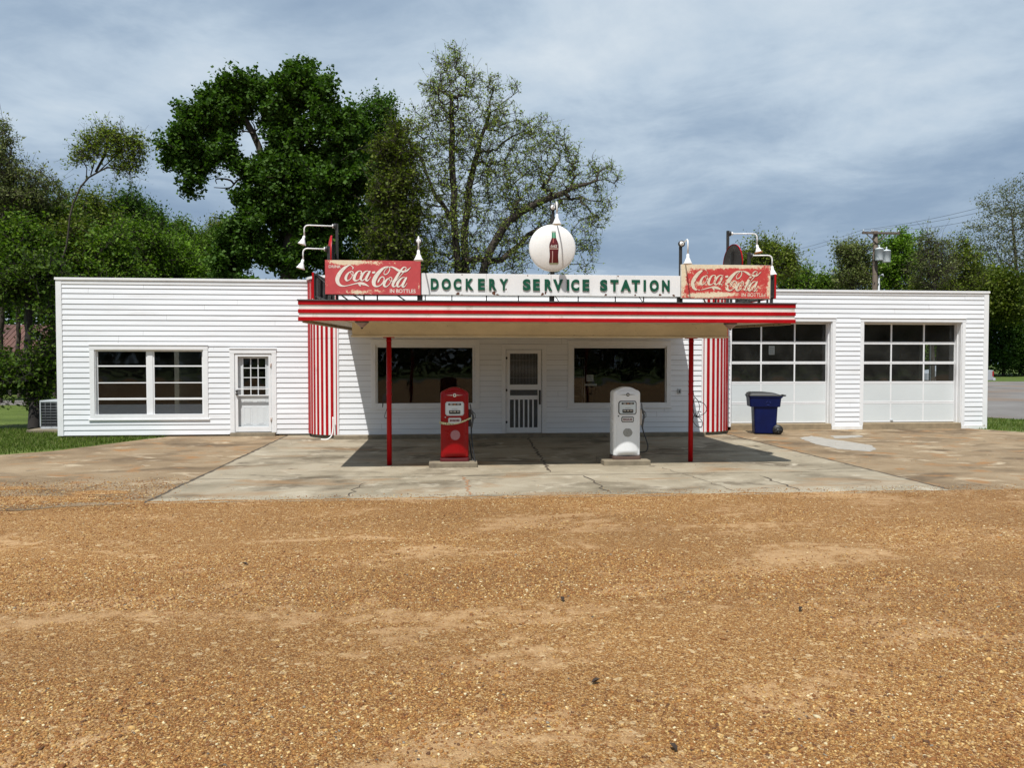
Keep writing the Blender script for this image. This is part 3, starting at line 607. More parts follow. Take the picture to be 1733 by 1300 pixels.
# short return wall between rounded corner and right wing, and left one
mb = MB(); mb.box(XC-.12, XC, YM+RC, YR, .05, HM-.002); mb.build('return_wall', TRIM, bd)
PPL = mat('painted_concrete', (.72, .72, .70), .7, .1, 5., .004, 30, dirt=((.4, .36, .3), 5, .58, .1))
for a, b in ((g1[1]+.01, g2[0]-.01), (g2[1]+.01, XD+.0)): mb = MB(); mb.box(a, b, YR-.035, YR+.1, -.05, .10); mb.build('painted_plinth', PPL, bd, .012)
mb = MB()
for g_ in (g1, g2): mb.box(g_[0]-.0, g_[1]+.0, YR-.03, YR+.6, -.05, .165)
mb.build('garage_sill', mat('tan_concrete', (.27, .21, .13), .85, .2, 5., .004, 30), bd, .012)
for gi, g_ in enumerate((g1, g2)):
    x0, x1, z0, z1 = g_; mb = MB(); wd = .10
    xs0 = x0-wd if gi else x0-.03
    mb.box(xs0, x0, YR-.028, YR+.01, .10, z1); mb.box(x1, x1+wd, YR-.028, YR+.01, .10, z1); mb.box(xs0, x1+wd, YR-.031, YR+.01, z1, z1+wd); mb.box(xs0-.01, x1+wd+.01, YR-.05, YR+.01, z1+wd, z1+wd+.012)
    DP = .24
    mb.box(x0, x0+.02, YR, YR+DP, .166, z1-.02); mb.box(x1-.02, x1, YR, YR+DP, .166, z1-.02); mb.box(x0, x1, YR, YR+DP, z1-.02, z1)
    mb.box(x1-.045, x1-.02, YR+.13, YR+DP, .166, z1-.02); mb.box(x0+.02, x0+.045, YR+.13, YR+DP, .166, z1-.02)
    gd = mb.build('garage_door', TRIM, bd, .003)
    yd = YR+DP; za, zb = .18, z1-.02; xa, xb = x0+.02, x1-.02; hh = (zb-za)/5
    # section frames
    fm = MB(); pn = MB(); gls = MB(); seam = MB()
    for r_ in range(5):
        a, b = za+r_*hh, za+(r_+1)*hh-.006
        fm.box(xa, xb, yd, yd+.04, a, a+.035); fm.box(xa, xb, yd, yd+.04, b-.035, b)
        xs = [xa, xa+(xb-xa)*.33, xa+(xb-xa)*.67, xb]
        fm.box(xa, xa+.03, yd, yd+.04, a+.035, b-.035); fm.box(xb-.03, xb, yd, yd+.04, a+.035, b-.035)
        for c in range(3):
            if c: fm.box(xs[c]-.02, xs[c]+.02, yd, yd+.04, a+.035, b-.035)
            l, r2 = xs[c]+(.02 if c else .03), xs[c+1]-(.02 if c < 2 else .03)
            if r_ < 2: pn.box(l, r2, yd+.004, yd+.014, a+.035, b-.035)
            else: gls.add([(l, yd+.012, a+.035), (r2, yd+.012, a+.035), (r2, yd+.012, b-.035), (l, yd+.012, b-.035)], [(0, 1, 2, 3)])
        if r_: seam.box(xa+.01, xb-.01, yd+.012, yd+.03, a-.006, a)
    fm.build('door_sash', TRIM, gd, .003); pn.build('door_panel', mat('panel_white', (.60, .64, .645), .42, .03, 1., .001, 3), gd); gls.build('pane', GLASS_SHEEN, gd); seam.build('door_seal', RUBBER, gd)
    mb = MB(); mb.box((xa+xb)/2-.5, (xa+xb)/2-.42, yd-.03, yd, za+.05, za+.065); mb.build('lift_handle', GALV, gd)
# roofs, back walls, interior
YB = 28.6
mb = MB()
mb.box(XA+.16, XML-.3, YLW+.2, YB, HL-.35, HL-.3); mb.box(XML-.3, XMR+.3, YM+.2, YB, HL-.35, HL-.3); mb.box(XMR+.3, XD-.16, YR+.2, YB, HR-.35, HR-.3)
mb.box(XA, XD, YB+.2, YB+.3, HR-.35, HR-.1)
mb.build('flat_roof', TAR, bd)
mb = MB()
mb.box(XA, XD, YB, YB+.18, 0, HR-.1)
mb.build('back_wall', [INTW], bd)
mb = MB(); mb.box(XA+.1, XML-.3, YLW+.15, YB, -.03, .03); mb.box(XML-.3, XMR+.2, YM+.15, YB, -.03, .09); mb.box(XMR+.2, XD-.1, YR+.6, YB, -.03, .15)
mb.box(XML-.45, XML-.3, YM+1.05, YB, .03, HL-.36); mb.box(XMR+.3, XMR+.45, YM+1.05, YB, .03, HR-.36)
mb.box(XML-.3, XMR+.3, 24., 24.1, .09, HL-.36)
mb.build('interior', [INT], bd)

# ------------------------------------------------------------------ canopy
CX0, CX1, CYF, CYB = -2.295, 6.07, 12.70, YM-.06
ZB0, ZB1, ZT = 2.55, 2.72, 2.875
cp = MB()
cp.add([(CX0+.03, CYF+.03, ZB0+.01), (CX1-.03, CYF+.03, ZB0+.01), (CX1-.03, CYB, ZB1+.01), (CX0+.03, CYB, ZB1+.01), (CX0+.03, CYF+.03, ZT-.02), (CX1-.03, CYF+.03, ZT-.02), (CX1-.03, CYB, ZT+.06), (CX0+.03, CYB, ZT+.06)],
       [(0, 3, 2, 1), (4, 5, 6, 7), (0, 1, 5, 4), (1, 2, 6, 5), (2, 3, 7, 6), (3, 0, 4, 7)], 0)
# soffit battens
for k in range(1, 12):
    x = CX0+(CX1-CX0)*k/12; cp.add([(x-.02, CYF+.1, ZB0+.002), (x+.02, CYF+.1, ZB0+.002), (x+.02, CYB, ZB1+.002), (x-.02, CYB, ZB1+.002), (x-.02, CYF+.1, ZB0+.012), (x+.02, CYF+.1, ZB0+.012), (x+.02, CYB, ZB1+.012), (x-.02, CYB, ZB1+.012)], [(0, 3, 2, 1), (0, 1, 5, 4), (1, 2, 6, 5), (3, 0, 4, 7)], 0)
canopy = cp.build('canopy', CREAMW, bd)
for xx in (CX0+.06, CX1-.16):
    q = MB(); q.add([(xx, CYF+.06, ZB0-.03), (xx+.10, CYF+.06, ZB0-.03), (xx+.10, CYB, ZB1-.05), (xx, CYB, ZB1-.05), (xx, CYF+.06, ZB0+.009), (xx+.10, CYF+.06, ZB0+.009), (xx+.10, CYB, ZB1+.009), (xx, CYB, ZB1+.009)], [(0, 3, 2, 1), (4, 5, 6, 7), (0, 1, 5, 4), (1, 2, 6, 5), (2, 3, 7, 6), (3, 0, 4, 7)]); q.build('soffit_board', mat('soffit_board_tan', (.30, .23, .14), .7, .25, 4., spots=((.08, .04, .02), 12, .6)), canopy)
HB = ZT-ZB0; bands = [(0, .19, 1), (.19, .385, 0), (.385, .575, 1), (.575, .80, 0), (.80, 1., 1)]
fa = MB(); fb = MB()
for a, b, red in bands:
    z0, z1 = ZB0+HB*a, ZB0+HB*b; e = 0. if red else .014
    q = fa if red else fb
    # front then the two sides; each is a butted board, with a joint near the middle
    q.box(CX0+e, CX1-e, CYF+e, CYF+.05, z0, z1)
    rise = (ZB1-ZB0)*.3
    for xx0, xx1 in ((CX0+e, CX0+.05), (CX1-.05, CX1-e)):
        d0, d1 = z0, z1
        q.add([(xx0, CYF+.0501, d0), (xx1, CYF+.0501, d0), (xx1, CYB, ZB1+(d0-ZB0)*.8), (xx0, CYB, ZB1+(d0-ZB0)*.8), (xx0, CYF+.0501, d1), (xx1, CYF+.0501, d1), (xx1, CYB, ZB1+(d1-ZB0)*.8), (xx0, CYB, ZB1+(d1-ZB0)*.8)], [(0, 3, 2, 1), (4, 5, 6, 7), (0, 1, 5, 4), (1, 2, 6, 5), (2, 3, 7, 6), (3, 0, 4, 7)])
fa.build('red_fascia_board', RED, canopy, .004); fb.build('white_fascia_board', mat('fascia_white', (.72, .69, .64), .5, .08, 3., dirt=((.5, .42, .33), 4, .58, .15)), canopy)
mb = MB(); mb.box(CX0-.012, CX1+.012, CYF-.015, CYF+.12, ZT+.001, ZT+.02); mb.box(CX0-.012, CX0+.08, CYF+.12, CYF+.5, ZT+.001, ZT+.02); mb.box(CX1-.08, CX1+.012, CYF+.12, CYF+.5, ZT+.001, ZT+.02); mb.build('drip_edge', TAR, canopy)
BX0, BX1 = -1.575, 5.343
mb = MB(); mb.box(BX0, BX1, 13.95, 14.20, 2.365, 2.62); mb.box(BX0-.02, BX1+.02, 13.93, 14.22, 2.335, 2.364); mb.build('beam', mat('beam_paint', (.62, .565, .43), .6, .15, 2., .003, 25, spots=((.10, .06, .04), 15, .69), stretch=(1, 1, 2)), canopy, .005)
for xx in (-.932, 4.679):
    mb = MB(); mb.tube([(xx, 14.05, -.02), (xx, 14.05, 2.335)], .045, 18); mb.box(xx-.1, xx+.1, 13.98, 14.12, 2.322, 2.334)
    for zc in (2.27, 1.52, 1.43, 1.28): mb.lathe([(.045, zc-.012), (.052, zc-.01), (.052, zc+.01), (.045, zc+.012)], (xx, 14.05, 0), 16)
    mb.build('post', RED, canopy)
for i, (xx, lab) in enumerate(((X_(612.5, 13.2, 546), 'mauve cone shaped lamp hanging under the left end of the canopy'), (X_(1236, 13.2, 550), 'mauve cone shaped lamp hanging under the right end of the canopy'))):
    c = thing('canopy_lamp', lab, 'ceiling lamp', (xx, 13.2, 2.56), 'cone lamps under the canopy')
    mb = MB(); mb.lathe([(.0, -.085), (.02, -.08), (.04, -.062), (.085, -.025), (.105, .0)], (xx, 13.2, 2.545), 24); mb.build('lamp_shade', MAUVE, c)
    mb = MB(); mb.lathe([(0, -.105), (.018, -.10), (.022, -.078), (.0, -.078)], (xx, 13.2, 2.545), 12); mb.lathe([(.11, 0), (.118, .008), (.118, .028), (0, .028)], (xx, 13.2, 2.546), 24); mb.build('lamp_base', DARKM, c)

# ------------------------------------------------------------------ signs on the canopy
YS = 12.95
def strokes(scale_fn, mb, mi=0, z0=0., simple=False):
    """script lettering; points (x, y, width) on a 1605 x 577 field, y down from its top-left"""
    S = [
     [(455,155,6),(470,130,16),(452,105,12),(425,88,10),(385,95,22),(330,130,40),(275,185,52),(228,255,60),(205,320,60),(212,375,52),(245,418,38),(300,437,18),(370,430,12),(440,412,12),(500,396,14),(545,388,20),(590,388,34),(640,398,40),(680,412,26),(715,430,12),(738,446,3)],
     [(560,395,20),(580,420,24),(596,440,3)],
     [(440,195,8),(405,205,18),(365,250,32),(345,305,38),(358,340,28),(385,343,13),(425,315,10),(458,262,10),(470,215,12),(455,190,12),(425,188,8)],
     [(425,205,7),(440,240,8),(470,252,8),(497,240,6)],
     [(590,235,6),(606,215,20),(606,190,12),(575,180,12),(535,205,24),(500,260,38),(484,310,40),(500,342,28),(540,340,12),(585,305,9),(615,265,7)],
     [(735,186,8),(695,180,12),(645,215,28),(605,275,38),(598,320,32),(622,342,16),(665,310,10),(712,235,8),(735,190,7)],
     [(758,178,8),(742,198,28),(705,265,36),(682,318,36),(700,345,22),(735,322,9),(765,275,6)],
     [(787,206,26),(812,204,30),(838,196,26)],
     [(1085,112,8),(1050,105,14),(985,125,28),(915,185,48),(850,270,60),(815,350,60),(818,408,48),(850,437,26),(900,432,16),(950,395,15),(985,335,15),(985,292,15),(955,275,15),(920,300,18),(895,345,22),(880,378,4)],
     [(1052,104,10),(1082,128,13),(1072,180,13),(1040,222,13),(1005,238,13),(985,220,10),(1000,170,8),(1040,125,8),(1070,108,6)],
     [(1080,108,8),(1120,108,18),(1170,130,30),(1220,160,36),(1270,178,30),(1320,183,28),(1370,168,24),(1405,140,14),(1438,108,3)],
     [(1080,300,8),(1045,312,20),(1005,360,34),(985,405,38),(998,436,28),(1030,440,13),(1075,400,10),(1108,345,10),(1118,305,12),(1098,282,12),(1070,290,8)],
     [(1065,300,7),(1082,335,8),(1120,345,8),(1150,325,6)],
     [(1345,165,6),(1360,125,10),(1335,107,12),(1300,125,20),(1245,200,32),(1185,300,40),(1140,385,42),(1135,428,32),(1160,440,16),(1200,410,9),(1230,370,6)],
     [(1352,140,9),(1320,190,10),(1260,260,10),(1200,330,8),(1180,350,4)],
     [(1348,288,8),(1305,284,12),(1255,320,28),(1215,380,38),(1208,425,32),(1232,442,16),(1275,410,10),(1322,335,8),(1345,292,7)],
     [(1372,280,8),(1355,300,28),(1318,370,36),(1295,420,36),(1312,446,22),(1345,422,9),(1375,378,6)],
    ]
    for si, st in enumerate(S):
        P = np.array(st, float)*np.array([1, 1, 1.12]); out = []
        for i in range(len(P)-1):
            p0, p1, p2, p3 = P[max(i-1, 0)], P[i], P[i+1], P[min(i+2, len(P)-1)]
            for k in range(6 if not simple else 3):
                t = k/(6 if not simple else 3); out.append(.5*((2*p1)+(-p0+p2)*t+(2*p0-5*p1+4*p2-p3)*t*t+(-p0+3*p1-3*p2+p3)*t**3))
        out.append(P[-1]); out = np.array(out); vs = []
        for i in range(len(out)):
            d = out[min(i+1, len(out)-1)]-out[max(i-1, 0)]; d = d[:2]/max(np.hypot(d[0], d[1]), 1e-6); nn = np.array([d[1], -d[0]])
            # broad-nib look: down-strokes keep the given width
            for sg in (1, -1): q = out[i][:2]+sg*nn*max(out[i][2], 2)*.5; vs.append(scale_fn(q[0], q[1], z0+si*.00022))
        mb.add(vs, [(2*i, 2*i+1, 2*i+3, 2*i+2) for i in range(len(out)-1)], mi)
def worn_panel(x0, x1, z0, z1, y, base, cream, fn, parent, name='sign_panel', nx=420, nz=150):
    u, v = np.meshgrid(np.linspace(0, 1, nx), np.linspace(0, 1, nz)); U, V_ = u.ravel(), v.ravel()
    m = fn(U, V_); tone = vnoise(U*9, V_*3, 2., 77, 4)
    col = np.array(base)[None]*(.86+.28*tone[:, None]); cr = np.array(cream)[None]*(.85+.3*vnoise(U*30, V_*11, 2., 5, 3))[:, None]
    mid = np.array((.72, .22, .13))[None]; m = np.clip(m, 0, 1)[:, None]
    c = col*(1-m)+cr*m; e = np.exp(-((m-.5)/.28)**2)*.5; c = c*(1-e)+mid*e
    V = np.c_[x0+U*(x1-x0), np.full(len(U), y), z0+V_*(z1-z0)]
    I = np.arange(nx*nz).reshape(nz, nx); Fc = np.stack([I[:-1, :-1], I[:-1, 1:], I[1:, 1:], I[1:, :-1]], -1).reshape(-1, 4)
    return rawmesh(name, V, Fc, 4, SIGNP, parent, c)
def g_(U, V, u, v, su, sv): return np.exp(-((U-u)/su)**2-((V-v)/sv)**2)
def wearL(U, V):
    n = vnoise(U*44, V*15, 1., 21, 5, .85)
    s_ = 1.25*g_(U, V, .16, .97, .11, .10)+1.05*g_(U, V, .27, .95, .12, .08)+.62*g_(U, V, .50, .94, .12, .07)+.35*g_(U, V, .75, .93, .06, .06)+.58*g_(U, V, .33, .05, .18, .08)+.36*g_(U, V, .55, .1, .2, .06)+.5*g_(U, V, .985, .22, .012, .16)+.3*g_(U, V, .01, .3, .02, .2)
    return (s_+.0+(n-.5)*1.5+.5-.88)*4.
def wearR(U, V):
    n = vnoise(U*44, V*15, 1., 31, 5, .88)
    s_ = 1.4*g_(U, V, .0, .75, .045, .5)+1.2*g_(U, V, .27, 1., .16, .13)+.8*g_(U, V, .5, .97, .3, .06)+.55*g_(U, V, .75, .96, .2, .09)+.95*g_(U, V, .22, .07, .2, .07)+.75*g_(U, V, .45, .12, .18, .07)+.42*g_(U, V, .2, .42, .15, .1)+.5*g_(U, V, .6, .42, .14, .16)+.45*g_(U, V, .82, .3, .1, .14)+.6*g_(U, V, 1., .5, .03, .5)+.4*g_(U, V, .1, .85, .06, .2)+.35*g_(U, V, .97, .2, .04, .2)
    return (s_*1.1+(n-.5)*1.5+.5-.82)*4.
def cola_sign(px, label, wear, base, seed, faded):
    x0, x1, z0, z1 = X_(px[0], YS, 470), X_(px[1], YS, 470), Z_(px[3], YS, (px[0]+px[1])/2), Z_(px[2], YS, (px[0]+px[1])/2)
    root = thing('soft_drink_sign', label, 'sign', ((x0+x1)/2, YS+.03, ZT+.02), 'red advertising signs on the canopy front')
    mb = MB(); fw = .012; mb.box(x0, x1, YS+.004, YS+.05, z0, z1); mb.build('sign_box', REDDULL if not faded else CREAM, root)
    worn_panel(x0+.004, x1-.004, z0+.004, z1-.004, YS, base, (.70, .60, .42), wear, root)
    W, Hh = x1-x0, z1-z0
    lt = MB(); f = lambda px_, py_, z: (x0+px_/1605*W, YS-.0012-z, z1-py_/577*Hh)
    strokes(f, lt); put_text(lt, 'IN BOTTLES', x0+W*.675, x0+W*.945, z0+Hh*.055, z0+Hh*.165, YS-.0005, .002, off=.01)
    if not faded: put_text(lt, 'DRINK', x0+W*.04, x0+W*.165, z0+Hh*.765, z0+Hh*.845, YS-.0005, .002, off=.01)
    lt.build('lettering', CREAM if not faded else mat('worn_cream_lettering', (.66, .60, .46), .55, .12, 20., spots=((.42, .05, .035), 17, .57)), root)
    sh = MB(); strokes(lambda a, b, z: (x0+(a+7)/1605*W, YS-.0004-z*.05, z1-(b+8)/577*Hh), sh); sh.build('lettering_outline', mat('dark_outline', (.22, .03, .03), .5), root)
    lg = MB()
    for k in (.02, .40, .54, .985): lg.box(x0+W*k-.012, x0+W*k+.012, YS+.052, YS+.085, ZT+.02, z1-.03)
    for k in (.25, .72): lg.tube([(x0+W*k, YS+.07, z0+.03), (x0+W*k+.22, YS+.45, ZT+.03)], .012, 6)
    lg.box(x0+.02, x1-.02, YS+.052, YS+.075, z0-.012, z0+.012)
    lg.build('sign_frame', BLACK, root); return x0, x1, z0, z1
sL = cola_sign((550, 712, 440.5, 498.5), 'faded red soft drink sign with a cream worn band at its top left corner', wearL, (.47, .06, .065), 1, False)
sR = cola_sign((1153, 1304, 448, 505), 'red soft drink sign heavily worn to cream at its left edge and bottom', wearR, (.49, .045, .04), 2, True)
# main name board
x0, x1 = sL[1]+.012, sR[0]-.012; z0, z1 = Z_(500.5, YS, 930), Z_(464.5, YS, 930)
ms_ = thing('name_sign', 'long white porcelain sign reading DOCKERY SERVICE STATION in raised green letters', 'sign', ((x0+x1)/2, YS+.03, ZT+.02))
xj = [x0]+[X_(p, YS, 480) for p in (823.5, 932.7, 1044)]+[x1]
mb = MB()
for a, b in zip(xj, xj[1:]):
    mb.box(a+.002, b-.002, YS-.002, YS+.05, z0, z1)
mb.build('sign_panel', PORC, ms_, .003)
RST = mat('sign_rust', (.10, .035, .015), .9, .4, 30.); r_ = np.random.default_rng(8)
for px_, py_, w_, h_ in ((775, 497, 4, 3), (782, 499, 1.5, 1), (836, 496, 4, 5), (842, 499, 3, 2), (918, 498, 3, 3), (923, 496, 1.5, 3), (1117, 499, 3, 2), (1140, 500, 2.5, 2), (1025, 499, 3, 2), (738, 473.5, .8, 1.5), (782, 464.8, 1.2, 1), (893, 466.3, 1.2, 1.4), (1046, 467.5, 1.3, 1.6), (1075, 499.5, 2, 1.4)):
    c_ = at(px_, py_, YS); mb = MB(); mb.add([(c_[0]+w_*.0098*cos(a)*r_.uniform(.5, 1.2), YS-.0035, min(z1-.003, max(z0+.003, c_[2]+h_*.0098*sin(a)*r_.uniform(.5, 1.2)))) for a in np.linspace(0, 2*pi, 15)[:-1]], [tuple(range(14))])
    mb.build('rust_spot', RST, ms_)
LY = YS-.004
P1 = lambda v: 715+v/7.535; P2 = lambda v: 880+v/3.466
L = [('D', P1(105), P1(207)), ('O', P1(243), P1(362)), ('C', P1(395), P1(495)), ('K', P1(550), P1(650)), ('E', P1(707), P1(795)), ('R', P1(848), P1(945)), ('Y', P1(982), P1(1090)),
     ('S', P1(1278), P1(1378)), ('E', P1(1408), P1(1495)), ('R', P2(144), P2(189)), ('V', P2(194), P2(252)), ('I', P2(274), P2(288)), ('C', P2(299), P2(347)), ('E', P2(366), P2(406)),
     ('S', P2(469), P2(512)), ('T', P2(529), P2(577)), ('A', P2(590), P2(650)), ('T', P2(654), P2(703)), ('I', P2(724), P2(738)), ('O', P2(760), P2(813)), ('N', P2(832), P2(877))]
for li, (ch, a, b) in enumerate(L):
    if li in (0, 7, 14): mb = MB()
    zt = Z_(471.2+(a-729)*.0074, YS, (a+b)/2); zb = Z_(490.6+(a-729)*.0078, YS, (a+b)/2)
    put_text(mb, ch, X_(a, YS, 480), X_(b, YS, 480), zb, zt, LY+.004, .018, off=.050)
    if li in (6, 13, 20): mb.build('lettering', GREENL, ms_)
mb = MB()
for p in (719.6, 764.8, 823.5, 877.6, 979, 1042, 1090): xx = X_(p, YS, 505); mb.box(xx-.009, xx+.009, YS+.02, YS+.038, ZT+.02, z0)
for p in (943, 1085): xx = X_(p, YS, 505); mb.tube([(xx-.03, YS+.03, z0), (xx+.03, YS-.02, ZT+.025)], .007, 6)
for p in (932.7, 1150, 713): xx = X_(p, YS, 505); mb.box(xx-.02, xx+.02, YS+.052, YS+.10, ZT+.02, z1-.01)
mb.box(x0, x1, YS+.02, YS+.04, z0-.012, z0-.003)
mb.build('sign_frame', BLACK, ms_)
# disc sign with bottle
dc = at(934.7, 420, YS); DR = .398
ds = thing('disc_sign', 'white convex disc sign with a painted bottle above the name board', 'sign', (dc[0], YS, z1))
def bulge(r): return YS-.02-.075*max(0, 1-(r/DR)**2.4)
mb = MB(); prof = [(r, bulge(r)) for r in np.linspace(0.0005, DR-.012, 18)]+[(DR, YS-.012), (DR, YS+.01), (DR-.03, YS+.012)]
mb.lathe(prof, (dc[0], 0, dc[2]), 72, axis='Y'); mb.build('disc', mat('aged_disc_enamel', (.76, .755, .73), .28, .05, 3., dirt=((.50, .45, .36), 2.2, .60, .2), spots=((.25, .14, .08), 20, .755)), ds)
# bottle: outline half widths by height (0 top .. 1 bottom), photo px of the 9.29x zoom
bx, bt, bb = 475, 530, 1050; prof = [(0, 34), (.045, 34), (.06, 30), (.2, 33), (.25, 40), (.33, 58), (.40, 70), (.45, 73), (.55, 73), (.62, 70), (.72, 66), (.80, 67), (.88, 72), (.94, 74), (.97, 73), (1., 60)]
rows = 90; cols = 25; V = []; C = []
for i in range(rows+1):
    v = i/rows; hw = np.interp(v, [p[0] for p in prof], [p[1] for p in prof])
    for j in range(cols+1):
        uu = (j/cols*2-1); px_ = 885+(bx+uu*hw)/9.286; py_ = 335+(bt+(bb-bt)*v)/9.286
        p = at(px_, py_, YS); r = math.hypot(p[0]-dc[0], p[2]-dc[2]); V.append((p[0], bulge(r)-.0025, p[2]))
        if v < .05: c = (.30, .33, .28)
        elif v < .22: c = (.02, .16, .08) if abs(uu) > .35 else (.14, .36, .23)
        elif v > .965: c = (.30, .33, .20)
        else:
            c = (.10, .006, .008)
            if abs(uu) > .86: c = (.07, .006, .008)
            if v > .6 and -.40 < uu < -.22: c = (.55, .36, .33)
            if v > .58 and abs(((uu+1)*3.6) % 1-.5) > .42: c = (.07, .006, .007)
            if v < .36 and -.3 < uu < -.05: c = (.40, .12, .10)
            if .525 < v < .545: c = (.50, .38, .30)
        C.append(c)
Fc = [[i*(cols+1)+j, i*(cols+1)+j+1, (i+1)*(cols+1)+j+1, (i+1)*(cols+1)+j] for i in range(rows) for j in range(cols)]
rawmesh('painted_bottle', np.array(V), np.array(Fc), 4, vcol('bottle_paint', .35), ds, np.array(C))
mb = MB()
def onb(a, b, z):
    p = at(885+(410+a/1605*132)/9.286, 335+(735+b/577*75)/9.286, YS); r = math.hypot(p[0]-dc[0], p[2]-dc[2]); return (p[0], bulge(r)-.0035-z, p[2])
strokes(onb, mb, simple=True); mb.build('bottle_script', CREAM, ds)
mb = MB(); mb.box(dc[0]-.025, dc[0]+.025, YS+.055, YS+.10, ZT+.02, Z_(372, YS+.1, 935)); mb.build('sign_post', BLACK, ds)

# gooseneck lamps
def shade(mb, c, r=.075, h=.17, M=None): 
    mb.lathe([(.012, h), (.022, h-.005), (.026, h*.62), (.034, h*.55), (.055, h*.25), (r, .012), (r, 0), (r-.006, .004), (.05, h*.25), (.02, h*.5)], c, 24, M=M)
def arc_pts(a, b, bend, n=8):
    a, b, bend = (np.array(q, float) for q in (a, b, bend)); return [a*(1-t)**2+2*bend*t*(1-t)+b*t*t for t in np.linspace(0, 1, n)]
def goose(label, post_px, post_top, plate, drop, side, shade_px, Y0, fwd=0., postY=None, rim=False, tilt=0.):
    """plate px (x,y) at depth Y0; arm runs by side (px) or forward (m) to above the shade"""
    a = at(*plate, Y0); Ys = Y0-fwd; s_ = at(*shade_px, Ys); root = thing('gooseneck_lamp', label, 'sign lamp', (a[0], Y0+.06, ZT+.02), 'white gooseneck lamps lighting the signs')
    pm = MB(); px0 = at(post_px, plate[1], Y0+.03)
    pm.box(px0[0]-.022, px0[0]+.022, Y0+.012, Y0+.06, ZT+.02, at(post_px, post_top, Y0)[2]); 
    if fwd: pm.lathe([(.0, .0), (.058, .0), (.058, .03), (0, .03)], (a[0], Y0-.012, a[2]), 20, axis='Y')
    else: pm.lathe([(.0, -.02), (.05, -.02), (.05, .02), (0, .02)], (px0[0]+(.03 if side > 0 else -.03), Y0+.03, a[2]), 16, axis='X')
    pm.build('post', BLACK, root)
    am = MB(); top = np.array([s_[0], Ys, s_[2]+.155]); el = np.array([s_[0], Ys, a[2]+.004])
    st = np.array([a[0], Y0-.01 if fwd else Y0+.03, a[2]]); d = (el-st); k = .09/np.linalg.norm(d); e1 = el-d*min(k, .8); e2 = el+(top-el)*min(.09/max(np.linalg.norm(top-el), 1e-3), .8)
    am.tube([st]+list(arc_pts(e1, e2, el))+[top], .0125, 10); 
    am.lathe([(0, 0), (.036, 0), (.04, .008), (0, .008)] if fwd else [(0, -.01), (.034, -.01), (.034, .01), (0, .01)], (a[0], Y0-.022, a[2]) if fwd else (a[0]+(.0), Y0+.03, a[2]), 18, axis='Y' if fwd else 'X')
    am.build('arm', LAMPW, root)
    sm = MB(); M = Matrix.Translation(Vector(top)) @ Matrix.Rotation(tilt, 4, 'Y') @ Matrix.Translation((0, 0, -.165)); shade(sm, (0, 0, 0), M=M); sh = sm.build('lamp_shade', LAMPW, root)
    if rim:
        rm = MB(); rm.lathe([(.0765, .03), (.0775, .0), (.060, -.004), (.04, .02)], (0, 0, 0), 24, M=M); rm.build('rusty_rim', AMBER, sh)
goose('white gooseneck lamp on the top right corner of the left red sign', 708, 407, (708.5, 408), 0, 0, (708.3, 440), YS+.07, fwd=.50)
goose('white gooseneck lamp above the white disc sign', 936, 352, (935.5, 351), 0, 0, (942.5, 379), YS+.07, fwd=.50)
goose('white gooseneck lamp on the top left corner of the right red sign', 1152, 413, (1153.5, 412.5), 0, 1, (1164, 446), YS+.07, fwd=.50)
goose('upper of two white gooseneck lamps reaching out left of the left red sign', 570, 378, (563, 382), 0, -1, (515, 413.5), 14.6, tilt=.28)
goose('lower of two white gooseneck lamps reaching out left of the left red sign', 556, 416, (549, 421), 0, -1, (513, 454.5), 13.7, tilt=.28)
goose('upper of two white gooseneck lamps reaching out right, with a rusty shade rim', 1232, 390, (1240, 395), 0, 1, (1281, 428), 14.6, tilt=-.22, rim=True)
goose('lower of two white gooseneck lamps reaching out right, beside the right red sign', 1268, 426, (1274, 432), 0, 1, (1306.5, 465), 13.7, tilt=-.1)
# side facing signs
def side_sign(label, side, near_px, zt_px, zb_px, Yn, L_, skew):
    a = at(near_px, (zt_px+zb_px)/2, Yn); zt = at(near_px, zt_px, Yn)[2]; zb = max(at(near_px, zb_px, Yn)[2], ZT+.05)
    root = thing('side_sign', label, 'sign', (a[0], Yn+L_/2, ZT+.04), 'signs facing sideways on the canopy ends')
    M = Matrix.Translation((a[0], Yn, 0)) @ Matrix.Rotation(skew, 4, 'Z')
    mb = MB(); mb.box(-.03 if side < 0 else 0, 0 if side < 0 else .03, 0, L_, zb, zt, 0, M); mb.build('sign_panel', RED, root)
    b = MB(); s0 = 1 if side < 0 else -1
    for k in (.04, .35, .65, .96): b.box(min(.005*s0, .05*s0), max(.005*s0, .05*s0), L_*k-.02, L_*k+.02, ZT+.03, zt-.02, 0, M)
    b.box(min(.004*s0, .05*s0), max(.004*s0, .05*s0), .02, L_-.02, zt-.05, zt-.02, 0, M); b.box(min(.004*s0, .05*s0), max(.004*s0, .05*s0), .02, L_-.02, zb+.02, zb+.05, 0, M)
    b.tube([M @ Vector((.1*s0, .1, ZT+.05)), M @ Vector((.5*s0, .5, ZT+.06))], .014, 6); b.tube([M @ Vector((.03*s0, .1, zt-.05)), M @ Vector((.6*s0, .1, ZT+.06))], .014, 6)
    b.box(min(.002*s0, .012*s0), max(.002*s0, .012*s0), .01, L_-.01, zb+.01, zt-.01, 1, M)
    b.build('sign_frame', [BLACK, mat('sign_back', (.028, .022, .02), .7, .4, 4.)], root)
side_sign('red edged sign facing left at the left end of the canopy roof', -1, 531, 461, 505, 13.55, 1.65, -.04)
side_sign('red edged sign facing right at the right end of the canopy roof', 1, 1311, 464, 505, 13.55, 1.65, .04)
